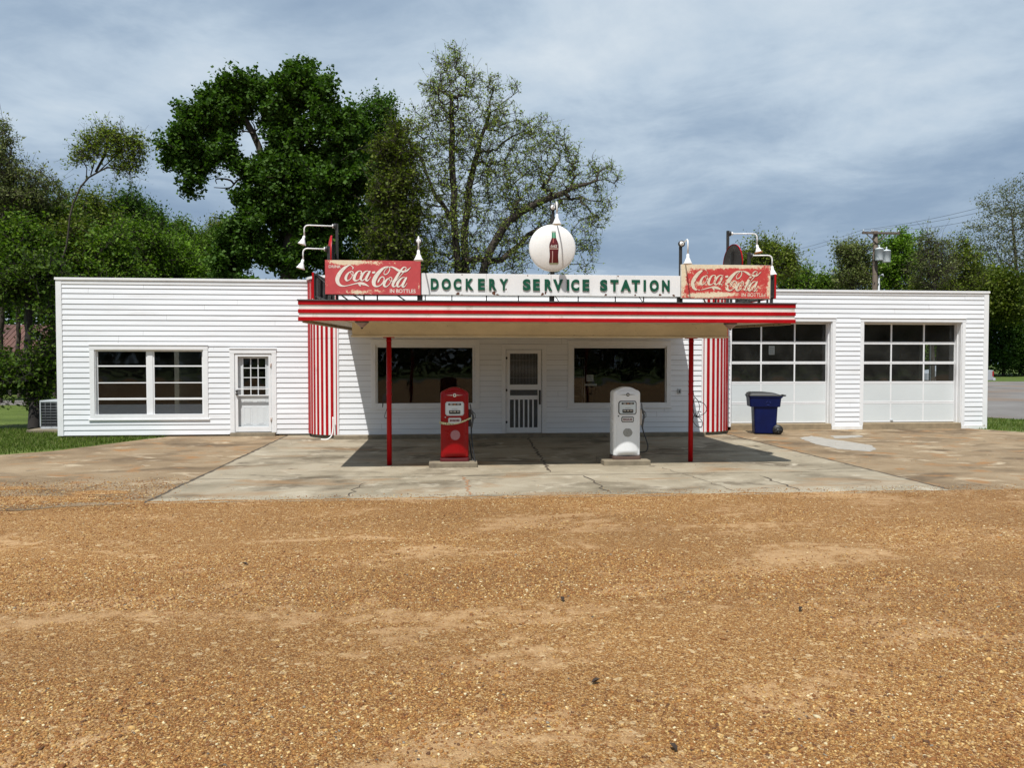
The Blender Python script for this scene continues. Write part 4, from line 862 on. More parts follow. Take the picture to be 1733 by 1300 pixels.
def side_disc(label, side, px, pyc, Y0, R_, cant):
    c = at(px, pyc, Y0); root = thing('side_disc_sign', label, 'sign', (c[0], Y0, ZT+.04), 'red disc signs turned sideways')
    M = Matrix.Translation(Vector(c)) @ Matrix.Rotation(cant, 4, 'Z')
    q = [(r, -side*0-(.06*max(0, 1-(r/R_)**2.4)+.015)) for r in np.linspace(.001, R_-.012, 14)]+[(R_, -.01), (R_, .012)]
    mb = MB(); mb.lathe([(r, h) for r, h in q], (0, 0, 0), 48, M=M @ (Matrix.Rotation(pi/2 if side > 0 else -pi/2, 4, 'Z')), axis='Y'); mb.build('disc', RED, root)
    mb = MB(); mb.lathe([(.001, .006), (R_-.02, .006), (R_-.02, .0115)], (0, 0, 0), 40, M=M @ (Matrix.Rotation(pi/2 if side > 0 else -pi/2, 4, 'Z')), axis='Y'); mb.build('disc_back', bpy.data.materials['sign_back'], root)
    mb = MB(); mb.box(-.02-side*.03, .02-side*.03, -.02, .02, ZT-c[2]+.05, R_*.6, 0, M); mb.build('post', BLACK, root)
side_disc('red disc sign seen edge on behind the left red sign', -1, 561.5, 436, 14.3, .40, 0.10)
side_disc('red rimmed disc sign showing its black back behind the right red sign', 1, 1240, 448, 14.3, .39, .10)

# ------------------------------------------------------------------ pumps
for i, (px, lab) in enumerate(((767, 'low concrete pump island under the red pump'), (1061, 'low concrete pump island under the white pump'))):
    cx = X_(px, 13.65, 780); mb = MB(); rw_ = .43
    mb.box(cx-rw_, cx+rw_, 13.60, 14.35, -.02, .10); o = mb.build('pump_island', CONC_TRIM, None, .015); tag(o, lab, 'concrete base', 'concrete pump islands')
def arch(w_, h, sh, n=14, z0=0.):
    P = [(-w_/2, z0), (w_/2, z0), (w_/2, h-sh*1.0)]
    # shoulder quarter ellipse then shallow arc
    for i in range(1, 7): a = pi/2*i/7; P.append((w_/2-.07*(1-cos(a))*1., h-sh+sh*.55*sin(a)))
    for i in range(0, n+1): f = 1-2*i/n; P.append((f*(w_/2-.075), h-sh*.42+sh*.42*(1-f*f)))
    for i in range(6, 0, -1): a = pi/2*i/7; P.append((-w_/2+.07*(1-cos(a)), h-sh+sh*.55*sin(a)))
    P.append((-w_/2, h-sh)); return P
def rrect(x0, x1, z0, z1, r, n=5):
    P = []
    for cx, cz, a0 in ((x1-r, z0+r, -pi/2), (x1-r, z1-r, 0), (x0+r, z1-r, pi/2), (x0+r, z0+r, pi)):
        for i in range(n+1): a = a0+pi/2*i/n; P.append((cx+r*cos(a), cz+r*sin(a)))
    return P
def pump(px, label, body, red):
    W_, D_, Hh = .50, .40, 1.33; Y0 = 13.70; cx = X_(px, Y0, 700); zb = .10
    root = thing('gas_pump', label, 'fuel pump', (cx, Y0+D_/2, zb), 'vintage fuel pumps on the forecourt')
    T = Matrix.Translation((cx, Y0, zb))
    mb = MB(); P = arch(W_, Hh, .13, z0=.06); mb.prism(P, .06, D_-.02, 'XZ', 0, T); b = mb.build('body', body, root, .035, 4)
    for p in b.data.polygons: p.use_smooth = True
    # bowed front door
    P = arch(W_-.07, Hh-.035, .11, z0=.075); n = len(P); vs = []; fs = []
    K = 9
    zs = [.075, .3, .6, .9, Hh-.145]; mbd = MB(); nx = 17
    def yb(x, z): return .062-.062*(1-(2*x/(W_-.05))**2)*(1 if z < Hh-.2 else 1)
    top = lambda x: Hh-.035-.11*.42+.11*.42*(1-(x/(W_/2-.035-.02))**2)-(.035*max(0, abs(x)-(W_/2-.085))/.05 if abs(x) > W_/2-.085 else 0)
    rowsn = 24; V = []
    for i in range(rowsn+1):
        for j in range(nx):
            x = -(W_-.07)/2+(W_-.07)*j/(nx-1); z = .075+(top(x)-.075)*i/rowsn; edge = (j in (0, nx-1) or i in (0, rowsn)); V.append((x, .066 if edge else yb(x, z), z))
    mbd.add(V, [(i*nx+j, i*nx+j+1, (i+1)*nx+j+1, (i+1)*nx+j) for i in range(rowsn) for j in range(nx-1)], 0, T, True); mbd.build('front_door', body, root)
    def flat(name, poly, m, lift, th=.004, parent=root, bev=0):
        q = MB(); xs_ = [p[0] for p in poly]; n = len(poly); ks = 2 if max(xs_)-min(xs_) < .05 else 14; cs = []
        for k in range(ks+1):
            x = min(xs_)+(max(xs_)-min(xs_))*(k/ks); x = min(max(x, min(xs_)+1e-5), max(xs_)-1e-5); hit = []
            for (xa1, za1), (xb1, zb1) in zip(poly, poly[1:]+poly[:1]):
                if (xa1-x)*(xb1-x) <= 0 and abs(xa1-xb1) > 1e-9: hit.append(za1+(zb1-za1)*(x-xa1)/(xb1-xa1))
            cs.append((x, min(hit), max(hit)))
        vs = [v for x, l, h in cs for v in ((x, yb(x, 0)-lift, l), (x, yb(x, 0)-lift, h), (x, yb(x, 0)-lift+th+.006, l), (x, yb(x, 0)-lift+th+.006, h))]
        fs = []
        for k in range(ks): a_ = 4*k; fs += [(a_, a_+1, a_+5, a_+4), (a_, a_+4, a_+6, a_+2), (a_+1, a_+3, a_+7, a_+5)]
        fs += [(0, 2, 3, 1), (4*ks, 4*ks+1, 4*ks+3, 4*ks+2)]
        q.add(vs, fs, 0, T); return q.build(name, m, parent)
    def Zp(f): return Hh*f
    # emblem with wings
    ez = Zp(.895)
    flat('emblem', [(.032*cos(a), ez+.032*sin(a)) for a in np.linspace(0, 2*pi, 25)[:-1]], BLACK if not red else CREAM, .006)
    e2 = flat('emblem_centre', [(.016*cos(a), ez+.016*sin(a)) for a in np.linspace(0, 2*pi, 17)[:-1]], CREAM if not red else BLACK, .010)
    for s_ in (-1, 1): flat('emblem_wing', [(s_*.04, ez-.006), (s_*.15, ez), (s_*.04, ez+.006)][::s_], BLACK if not red else CREAM, .005)
    # dial
    z0_, z1_ = Zp(.63), Zp(.80)
    bz = flat('dial_bezel', rrect(-.168, .168, z0_-.012, z1_+.012, .035), BLACK if not red else GALV, .008); flat('dial', rrect(-.152, .152, z0_+.002, z1_-.002, .025), DISPLAYW, .013)
    flat('dial_window', rrect(-.115, .115, z1_-.052, z1_-.018, .004), BLACK, .017); flat('dial_window', rrect(-.100, .100, z0_+.02, z0_+.085, .004), BLACK, .017)
    for k in range(3):
        for (zc, hh_, s2) in ((z1_-.035, .008, .05), (z0_+.062, .009, .045)): 
            xc = (k-1)*.062; flat('dial_digit', [(xc-.022, zc-hh_), (xc+.022, zc-hh_), (xc+.022, zc+hh_), (xc-.022, zc+hh_)], mat('digit_%d' % k, (.55, .5, .42) if k != 1 or s2 < .048 else (.5, .22, .08), .5, .5, 90.), .020, .001)
    flat('dial_text_line', [(-.05, z0_+.104), (.05, z0_+.104), (.05, z0_+.110), (-.05, z0_+.110)], GREYPATCH, .016)
    # grade plate
    gz0, gz1 = Zp(.525), Zp(.585)
    flat('grade_plate_border', rrect(-.115, .115, gz0-.012, gz1+.012, .02), BLACK if not red else GALV, .007); flat('grade_plate', rrect(-.102, .102, gz0, gz1, .012), mat('plate_pale', (.6, .6, .58), .4), .011)
    tx = MB()
    if not red: put_text(tx, 'REGULAR', -.085, .085, gz0+.018, gz1-.018, 0, .0015, off=.03, fn=lambda x, y, z: (x+cx, Y0+yb(x, z)-.0125+(y+.0015)*.5, z+zb))
    else:
        for k in range(7): tx.box(cx-.085+k*.025, cx-.067+k*.025, Y0+yb(0, 0)-.0135+abs(k-3)*.0012, Y0+yb(0, 0)-.008, zb+gz0+.022, zb+gz1-.02)
    tx.build('plate_lettering', mat('plate_ink', (.12, .01, .02), .5), root)
    # scraped round patch
    r = np.random.default_rng(5+red); pc = Zp(.36 if red else .375)
    poly = [((.088 if red else .088*(1+.10*(r.random()-.5)))*cos(a)+(0.01 if red else .0), pc+(.088 if red else .078*(1+.12*(r.random()-.5)))*sin(a)) for a in np.linspace(0, 2*pi, 41)[:-1]]
    flat('scraped_patch', poly, PINKPATCH if red else GREYPATCH, .004, .002)
    mb = MB(); mb.lathe([(0, -.012), (.012, -.012), (.014, 0)], (cx-.165, Y0+yb(-.165, .5), zb+Zp(.60)), 12, axis='Y'); mb.build('lock', STEEL if red else DARKM, root)
    # skirt
    mb = MB(); mb.prism(rrect(-W_/2-.012, W_/2+.012, .028, D_+.0, .05), 0, .06, 'XY', 0, T); mb.build('base_skirt', mat('dark_red_skirt', (.10, .008, .01), .6) if red else mat('brown_skirt', (.10, .06, .045), .6), root, .006)
    # nozzle and hose on the right side
    sx = W_/2
    nb = MB(); nb.box(sx-.002, sx+.05, .12, .24, .62, .93, 0, T); nb.build('nozzle_boot', STEEL if not red else RUBBER, root, .012)
    nz = MB(); P3 = [Vector(p) for p in ((sx+.03, .10, 1.03), (sx+.045, .12, .93), (sx+.07, .13, .86), (sx+.085, .13, .80))]
    nz.tube([T @ p for p in P3], [.010, .013, .022, .018], 10); 
    nz.tube([T @ Vector(p) for p in ((sx+.085, .13, .80), (sx+.075, .13, .72), (sx+.05, .13, .60))], [.02, .018, .02], 10); nz.tube([T @ Vector(p) for p in ((sx+.07, .13, .90), (sx+.12, .13, .84), (sx+.125, .13, .78), (sx+.08, .13, .74))], .006, 6)
    nz.build('nozzle', DARKM, root)
    hs = MB()
    if red: pts = [(sx+.05, .13, .60), (sx+.055, .10, .45), (sx+.075, .06, .25), (sx+.11, -.01, .02), (sx+.13, -.06, -.08), (sx+.10, .06, -.06), (sx+.055, .20, .10), (sx+.03, .25, .30), (sx+.0, .26, .40)]
    else: pts = [(sx+.05, .13, .60), (sx+.08, .12, .48), (sx+.12, .10, .36), (sx+.145, .08, .24), (sx+.125, .09, .15), (sx+.07, .14, .12), (sx-.01, .20, .115)]
    PP = []
    for i in range(len(pts)-1):
        p0, p1, p2, p3 = (np.array(pts[max(0, min(len(pts)-1, i+k))]) for k in (-1, 0, 1, 2))
        for k in range(6): t_ = k/6; PP.append(.5*((2*p1)+(-p0+p2)*t_+(2*p0-5*p1+4*p2-p3)*t_*t_+(-p0+3*p1-3*p2+p3)*t_**3))
    PP.append(np.array(pts[-1])); hs.tube([T @ Vector(p) for p in PP], .013, 10); hs.build('hose', RUBBER, root)
    return cx, Y0, zb
rx, ry, rz_ = pump(769.5, 'red vintage fuel pump with yellow tape across its front', PUMPR, 1)
pump(1062.5, 'white vintage fuel pump with a REGULAR plate and scraped grey patch', PUMPW, 0)
# tape round the red pump
mb = MB(); vs = []; n = 26
for i in range(n+1):
    f = i/n; x = -.27+.57*f; yy = -.006-.05*(1-min(1, (2*x/.5)**2)); z = .70+.085*f**1.8-.035*sin(pi*f)
    for dz in (-.022*(1-.4*f), .022*(1-.4*f)): vs.append((rx+x, ry+.058+yy-.012+(.0 if dz < 0 else .01), rz_+z+dz))
mb.add(vs, [(2*i, 2*i+1, 2*i+3, 2*i+2) for i in range(n)])
mb.add([(rx-.27, ry+.05, rz_+.71), (rx-.27, ry+.40, rz_+.73), (rx-.27, ry+.40, rz_+.77), (rx-.27, ry+.05, rz_+.75)], [(0, 1, 2, 3)])
o = mb.build('caution_tape', TAPE); tag(o, 'yellow and black caution tape tied across the red fuel pump', 'tape')
md_ = o.modifiers.new('thick', 'SOLIDIFY'); md_.thickness = .002
# coiled cord on the right post, and black hose end on the left post
def spline(pts, k=8):
    out = []
    for i in range(len(pts)-1):
        p0, p1, p2, p3 = (np.array(pts[max(0, min(len(pts)-1, i+q))], float) for q in (-1, 0, 1, 2))
        for j in range(k): t_ = j/k; out.append(.5*((2*p1)+(-p0+p2)*t_+(2*p0-5*p1+4*p2-p3)*t_*t_+(-p0+3*p1-3*p2+p3)*t_**3))
    return out+[np.array(pts[-1], float)]
pz = [(1171, 648), (1173, 660), (1175, 671), (1181, 678), (1184, 690), (1181, 700), (1177, 706), (1174, 698), (1173, 685), (1176, 674), (1183, 680), (1191, 683), (1196, 692), (1192, 700), (1181, 704), (1176, 700), (1184, 701), (1181, 707), (1175, 703), (1173, 712), (1178, 720), (1186, 724), (1189, 716), (1184, 708), (1178, 704)]
mb = MB(); mb.tube([at(x, y, 14.0+.02*(i % 3)) for i, (x, y) in enumerate(spline(pz, 5))], .006, 6); tag(mb.build('coiled_cord', RUBBER), 'loose coil of black cord hanging on the right red canopy post', 'cord')
pz = [(655, 664), (652, 668), (652.5, 676), (648.5, 672), (647.5, 690), (650, 676), (655.5, 672), (655, 690), (652, 700), (651, 706), (654, 708), (656.5, 700)]
mb = MB(); mb.tube([at(x, y, 14.12) for x, y in spline(pz, 4)], .006, 6); c = at(651.5, 672, 14.12); mb.box(c[0]-.03, c[0]+.03, c[1]-.02, c[1]+.02, c[2]-.06, c[2]+.05); tag(mb.build('hose_holder', RUBBER), 'black hose end and holder hanging on the left red canopy post', 'hose')
# white conduit bent at the foot of the left rounded corner, a few dead leaves and twigs on the gravel
mb = MB(); mb.tube(spline([at(563.5, 706, 19.1), at(563.5, 725, 19.05), at(561, 738, 19.0), at(553, 744, 18.95), at(543, 744, 18.95)], 5), .016, 8); mb.build('conduit', LAMPW, bd)
for k_, (px, py, sz_, lb) in enumerate(((1140, 1270, .03, 'dead brown leaf at the bottom of the gravel right of the centre'), (952, 1017, .035, 'dark dead leaf on the gravel below the right end of the door'), (1355, 1034, .03, 'dark dead leaf on the gravel below the blue bin'), (1008, 1157, .03, 'grey dead leaf low on the gravel below the white pump'), (415, 957, .03, 'curled dead leaf on the gravel below the left wing door'))):
    g0 = gnd(px, py); r_ = np.random.default_rng(k_); mb = MB(); a0 = r_.random()*3
    pts = [(g0[0]+sz_*cos(a0)*u-sz_*.45*sin(a0)*v, g0[1]+sz_*sin(a0)*u+sz_*.45*cos(a0)*v, .014+.012*abs(v)+.008*u) for u, v in ((-1, 0), (-.4, .9), (.3, 1), (1, 0), (.3, -.9), (-.4, -1))]
    mb.add(pts+[(g0[0], g0[1], .008)], [(i, (i+1) % 6, 6) for i in range(6)]); o = mb.build('dead_leaf', mat('dead_leaf_brown', (.035, .022, .014), .8, .4, 30.) if k_ == 0 else bpy.data.materials['dead_leaf_brown']); tag(o, lb, 'leaf', 'dead leaves on the gravel')
# ------------------------------------------------------------------ wheelie bin
bp_ = gnd(1292, 734); bxc, byc = float(bp_[0]), 19.55; root = thing('wheelie_bin', 'dark blue wheeled refuse bin with black lid in front of the left garage door', 'bin', (bxc, byc, 0))
def ring(cx, cy, hw, hd, z, r=.05, n=4):
    P = []
    for sx, sy, a0 in ((1, -1, -pi/2), (1, 1, 0), (-1, 1, pi/2), (-1, -1, pi)):
        for i in range(n+1): a = a0+pi/2*i/n; P.append((cx+sx*(hw-r)+r*cos(a), cy+sy*(hd-r)+r*sin(a), z))
    return P
def loft(mb, rings, mi=0, M=None, capb=True, capt=True):
    n = len(rings[0]); vs = [p for r in rings for p in r]; fs = [(i*n+k, i*n+(k+1) % n, (i+1)*n+(k+1) % n, (i+1)*n+k) for i in range(len(rings)-1) for k in range(n)]
    if capb: fs.append(tuple(range(n))[::-1])
    if capt: fs.append(tuple((len(rings)-1)*n+k for k in range(n)))
    mb.add(vs, fs, mi, M)
BM = Matrix.Translation((bxc, byc, 0)) @ Matrix.Rotation(radians(-14), 4, 'Z')
mb = MB(); loft(mb, [ring(0, 0, .27, .25, .03), ring(0, 0, .30, .28, .72), ring(-.02, 0, .38, .31, .725), ring(-.02, 0, .40, .33, .95), ring(-.01, 0, .42, .345, .97), ring(-.01, 0, .43, .35, 1.0)], 0, BM)
mb.box(-.25, -.10, -.265, -.24, .30, .5, 0, BM); mb.build('bin_body', BLUEP, root, .012)
mb = MB(); loft(mb, [ring(-.02, 0, .43, .355, 1.002, .06), ring(-.02, 0, .43, .355, 1.022, .06), ring(-.10, 0, .32, .30, 1.085, .08), ring(-.20, 0, .18, .2, 1.11, .08)], 0, BM); mb.build('lid', RUBBER, root, .006)
mb = MB(); mb.tube([BM @ Vector(p) for p in ((.42, -.2, 1.0), (.5, -.2, 1.02), (.5, .2, 1.02), (.42, .2, 1.0))], .018, 8); mb.build('handle', RUBBER, root)
for s_ in (-1, 1):
    mb = MB(); WM = BM @ Matrix.Translation((.30, s_*.27, .13)); mb.lathe([(.03, -.03), (.09, -.03), (.095, -.02), (.13, -.03), (.13, .03), (.09, .03), (.03, .03)], (0, 0, 0), 28, M=WM, axis='Y'); wl = mb.build('wheel', RUBBER, root)
    mb = MB(); 
    for k in range(5): a = 2*pi*k/5; mb.tube([WM @ Vector((.02*cos(a), -.022*1, .02*sin(a))), WM @ Vector((.1*cos(a), -.022, .1*sin(a)))], .010, 6)
    mb.lathe([(0, -.04), (.03, -.035), (.03, .02)], (0, 0, 0), 14, M=WM, axis='Y'); mb.build('wheel_spokes', DARKM, wl)
RMM = mat('moulded_mark', (.008, .02, .13), .5)
for k in range(3):
    a = 2*pi*k/3+.5; q = [(.06*cos(a+d)+.05, .06*sin(a+d)+.83) for d in np.linspace(-.7, .5, 6)]; q2 = [(.042*cos(a+d)+.05, .042*sin(a+d)+.83) for d in np.linspace(.5, -.7, 6)]
    rm_ = MB(); rm_.add([(x, -.333, z) for x, z in q+q2], [tuple(range(12))], 0, BM)
    rm_.build('recycling_mark', RMM, root)
# ------------------------------------------------------------------ air conditioner
ax0, ax1, ay0, ay1 = X_(67, 21.9, 700), X_(67, 21.9, 700)+.86, 21.9, 22.76; azt = Z_(678, 21.9, 80)
root = thing('air_conditioner', 'grey louvred air conditioning unit on a slab at the left corner of the building', 'air conditioner', ((ax0+ax1)/2, 22.3, 0))
mb = MB(); mb.box(ax0+.03, ax1-.03, ay0+.03, ay1-.03, .07, azt-.04); mb.build('coil_core', mat('coil_dark', (.02, .022, .025), .6), root)
mb = MB(); mb.box(ax0, ax1, ay0, ay1, azt-.05, azt); mb.box(ax0+.01, ax1-.01, ay0+.01, ay1-.01, .07, .13)
for x in (ax0, ax1-.03): 
    for y in (ay0, ay1-.03): mb.box(x, x+.03, y, y+.03, .13, azt-.05)
mb.build('casing', GALV, root, .01)
mb = MB()
for k in range(9): zc = .16+(azt-.24)*k/8; mb.tube([(ax0+.02, ay0+.012, zc), (ax1-.02, ay0+.012, zc)], .006, 5); mb.tube([(ax0+.012, ay0+.02, zc), (ax0+.012, ay1-.02, zc)], .006, 5)
for k in range(1, 6): x = ax0+(ax1-ax0)*k/6; mb.tube([(x, ay0+.008, .13), (x, ay0+.008, azt-.05)], .004, 5)
mb.build('grille', mat('grille_grey', (.16, .17, .18), .5, .1), root)
mb = MB(); mb.box(ax0-.25, ax1+.1, ay0-.2, ay1+.1, -.02, .07); o = mb.build('unit_pad', CONC_TRIM, root, .01)
# ------------------------------------------------------------------ notices in the windows
def notice(px, Y, label, extra=None):
    r = rect(*px, Y); mb = MB(); mb.box(r[0], r[1], Y, Y+.002, r[2], r[3], 0)
    if extra: 
        for k in range(4): zc = r[2]+(r[3]-r[2])*(.2+.18*k); mb.box(r[0]+.02, r[1]-.03, Y-.001, Y-.0002, zc, zc+.008, 1)
    o = mb.build('paper_notice', [PAPER, mat('notice_ink', (.1, .16, .3), .6)]); tag(o, label, 'notice', 'paper notices in the windows')
notice((992.6, 1004.5, 634.5, 645.5), YM+.056, 'white and blue paper notice taped inside the right display window', 1)
notice((990.2, 1010, 649.8, 653), YM+.056, 'narrow white paper strip below the notice in the right display window')
notice((1301, 1311, 585.5, 600.5), YR+.255, 'white paper notice in the middle pane of the left garage door', 1)
# display rack behind the right shop window
root = thing('display_rack', 'thin metal display rack standing behind the right display window', 'display rack', (X_(978, 19.6), 19.6, .1))
mb = MB(); ra, rb = X_(971, 19.6), X_(989, 19.6)
for x in (ra, rb): mb.tube([(x, 19.6, .1), (x, 19.6, 2.0)], .012, 6); mb.tube([(x, 19.9, .1), (x, 19.9, 2.0)], .012, 6)
for z in np.linspace(.5, 2., 7): mb.tube([(ra, 19.6, z), (rb, 19.6, z), (rb, 19.9, z), (ra, 19.9, z), (ra, 19.6, z)], .007, 5)
mb.build('rack_frame', STEEL, root)

# ------------------------------------------------------------------ utility pole
UY = 46.; up = at(1481, 440, UY); root = thing('utility_pole', 'weathered wooden utility pole with crossarm and two grey transformers behind the right wing', 'utility pole', (up[0], UY, 0))
uz = Z_(391, UY, 1481); mb = MB(); mb.tube([(up[0], UY, 0), (up[0], UY, uz)], [.19, .14], 14); mb.build('pole', WOODP, root)
mb = MB(); xa_, xb_ = X_(1454, UY), X_(1517, UY); zc = Z_(395, UY, 1481); mb.box(xa_, xb_, UY-.22, UY-.12, zc-.07, zc+.07, 0)
mb.tube([(up[0]-.7, UY-.17, zc-.05), (up[0], UY-.16, zc-.65)], .03, 6); mb.tube([(up[0]+.7, UY-.17, zc-.05), (up[0], UY-.16, zc-.65)], .03, 6); mb.build('crossarm', WOODP, root, .01)
ins = [xa_+.08, xa_+.62, xb_-.08, up[0]-.25]
for x in ins: mb = MB(); mb.lathe([(.02, 0), (.05, .03), (.05, .07), (.03, .1), (.045, .13), (0, .15)], (x, UY-.17, zc+.07), 12); mb.build('insulator', GALV, root)
for (px, py0, py1, dy) in ((1480, 422, 442, -.36), (1493, 425, 445, -.30)):
    x = X_(px, UY); mb = MB(); z0_, z1_ = Z_(py1, UY, px), Z_(py0, UY, px); mb.lathe([(0, z0_), (.24, z0_), (.25, z0_+.03), (.25, z1_-.06), (.27, z1_-.05), (.24, z1_), (.1, z1_+.05), (0, z1_+.06)], (x, UY+dy, 0), 24); mb.lathe([(.03, z1_+.04), (.05, z1_+.1), (.03, z1_+.16), (.05, z1_+.2), (0, z1_+.24)], (x, UY+dy, 0), 10); mb.build('transformer', DISPLAYW, root)
mb = MB(); mb.tube([(up[0]+.24, UY-.05, 0), (up[0]+.24, UY-.05, Z_(460, UY))], .055, 8); mb.tube([(up[0]+.24, UY-.05, Z_(460, UY)), (up[0]+.4, UY-.2, Z_(458, UY)), (up[0]+.45, UY-.2, Z_(462, UY))], .05, 8); mb.build('riser_conduit', GALV, root)
def wire(a, b, sag, label, r=.009):
    a, b = np.array(a, float), np.array(b, float); P = [a+(b-a)*t_+np.array([0, 0, -4*sag*t_*(1-t_)]) for t_ in np.linspace(0, 1, 14)]; mb = MB(); mb.tube(P, r, 5); tag(mb.build('power_line', RUBBER), label, 'cable', 'overhead power lines')
ztop = zc+.2
wire((ins[0], UY-.17, ztop), at(1760, 322, 36), .25, 'topmost thin power line running right from the utility pole'); wire((ins[1], UY-.17, ztop), at(1760, 332, 36), .25, 'middle thin power line running right from the utility pole'); wire((ins[2], UY-.17, ztop), at(1760, 340, 36), .3, 'lowest thin power line running right from the utility pole')
wire((ins[0], UY-.17, ztop), at(1240, 440, 85), .4, 'upper thin power line running left from the utility pole'); wire((ins[1], UY-.17, ztop), at(1240, 449, 85), .4, 'lower thin power line running left from the utility pole')
wire((up[0]-.1, UY, Z_(452, UY)), at(1350, 470, 60), .3, 'thick drooping service cable left of the utility pole', .03)
# ------------------------------------------------------------------ pickup truck beyond the right wing
ty = 56.; tx1 = X_(1682, ty); root = thing('pickup_truck', 'silver pickup truck parked beyond the right end of the building', 'pickup truck', (tx1-2.7, ty, 0))
prof = [(0, .55), (0, 1.28), (-.05, 1.33), (-1.9, 1.34), (-1.98, 1.34), (-2.15, 1.85), (-2.35, 1.92), (-3.3, 1.9), (-3.95, 1.38), (-5.1, 1.26), (-5.45, 1.1), (-5.5, .55), (-5.0, .5), (-.3, .5)]
def arch_cut(cx): return [(cx+.46*cos(a), .5+.42*sin(a)) for a in np.linspace(pi, 0, 10)]
P = [(0, .55), (0, 1.28), (-.05, 1.33), (-1.98, 1.34), (-2.15, 1.85), (-2.35, 1.92), (-3.3, 1.9), (-3.95, 1.38), (-5.1, 1.26), (-5.45, 1.1), (-5.5, .55)]+[(x, z) for x, z in [(-4.5+.46*cos(a), .5+.42*sin(a)) for a in np.linspace(pi, 0, 10)]]+[(-1.2+.46*cos(a), .5+.42*sin(a)) for a in np.linspace(pi, 0, 10)]
mb = MB(); mb.prism([(tx1+x, z) for x, z in P], ty, ty+1.9, 'XZ'); mb.build('body', SILVER, root, .04)
mb = MB(); mb.prism([(tx1+x, z) for x, z in ((-2.2, 1.42), (-2.32, 1.82), (-3.25, 1.8), (-3.75, 1.42))], ty-.004, ty+1.904, 'XZ'); mb.build('side_window', mat('car_glass', (.02, .025, .03), .1, .05), root)
mb = MB(); mb.box(tx1-.12, tx1+.004, ty-.006, ty+.12, .85, 1.25); mb.build('tail_light', TAIL, root)
mb = MB(); mb.box(tx1-.05, tx1+.16, ty-.01, ty+1.91, .52, .72); mb.build('bumper', GALV, root, .02)
for cx_ in (-1.2, -4.5):
    for yy in (ty+.1, ty+1.8):
        mb = MB(); mb.lathe([(.2, -.12), (.34, -.13), (.38, -.08), (.38, .08), (.34, .13), (.2, .12)], (tx1+cx_, yy, .38), 28, axis='Y'); wl = mb.build('wheel', RUBBER, root); mb = MB(); mb.lathe([(0, -.1), (.2, -.12), (.22, -.05)], (tx1+cx_, yy, .38), 20, axis='Y'); mb.build('rim', STEEL, wl)
# ------------------------------------------------------------------ rusty shed behind the left side
sy = 47.; sxr = X_(73, sy); sxl = X_(-160, sy); ze, zr = Z_(606, sy, 40), Z_(555, sy, 40)
root = thing('rusty_shed', 'low open shed with a rusted brown tin roof behind the leafy tree at far left', 'shed', ((sxl+sxr)/2, sy, 0))
mb = MB(); mb.add([(sxl, sy, ze), (sxr, sy, ze), (sxr, sy+3.5, zr+.35), (sxl, sy+3.5, zr+.35), (sxl, sy, ze-.05), (sxr, sy, ze-.05), (sxr, sy+3.5, zr+.3), (sxl, sy+3.5, zr+.3)], [(0, 1, 2, 3), (4, 7, 6, 5), (0, 4, 5, 1), (1, 5, 6, 2), (2, 6, 7, 3), (3, 7, 4, 0)])
n = 26
for k in range(n): x = sxl+(sxr-sxl)*(k+.5)/n; mb.tube([(x, sy-.0, ze+.01), (x, sy+3.5, zr+.36)], .03, 5)
mb.build('roof', TIN, root)
mb = MB(); mb.box(sxl, sxr-.1, sy+3.3, sy+3.4, 0, zr+.25); 
for k in range(5): x = sxl+.1+(sxr-sxl-.3)*k/4; mb.box(x, x+.15, sy+.1, sy+.25, 0, ze-.05)
mb.build('shed_frame', INT, root)
mb = MB(); c0, c1 = X_(52, sy-.1), X_(70, sy-.1); mb.box(c0, c1, sy-.08, sy-.02, Z_(578, sy), Z_(566, sy)); mb.build('white_board', TRIM, root)

# ------------------------------------------------------------------ trees
def leaves(name, C, size, cols, seed, parent, up=.35, asp=.62):
    r = np.random.default_rng(seed); n = len(C); s = size*r.uniform(.65, 1.35, n)
    nr = r.normal(size=(n, 3)); nr[:, 2] = np.abs(nr[:, 2])+up; nr /= np.linalg.norm(nr, axis=1)[:, None]
    t_ = r.normal(size=(n, 3)); t_ -= (t_*nr).sum(1)[:, None]*nr; t_ /= np.linalg.norm(t_, axis=1)[:, None]; b = np.cross(nr, t_)
    L = t_*s[:, None]*.5; B = b*s[:, None]*.5*asp
    V = np.stack([C-L, C+B-L*.15+nr*s[:, None]*.06, C+L, C-B-L*.15+nr*s[:, None]*.06], 1).reshape(-1, 3)
    cc = np.array(cols)[r.integers(0, len(cols), n)]*r.uniform(.75, 1.25, (n, 1))
    return rawmesh(name, V, np.arange(4*n).reshape(-1, 4), 4, LEAF, parent, np.repeat(cc, 4, 0))
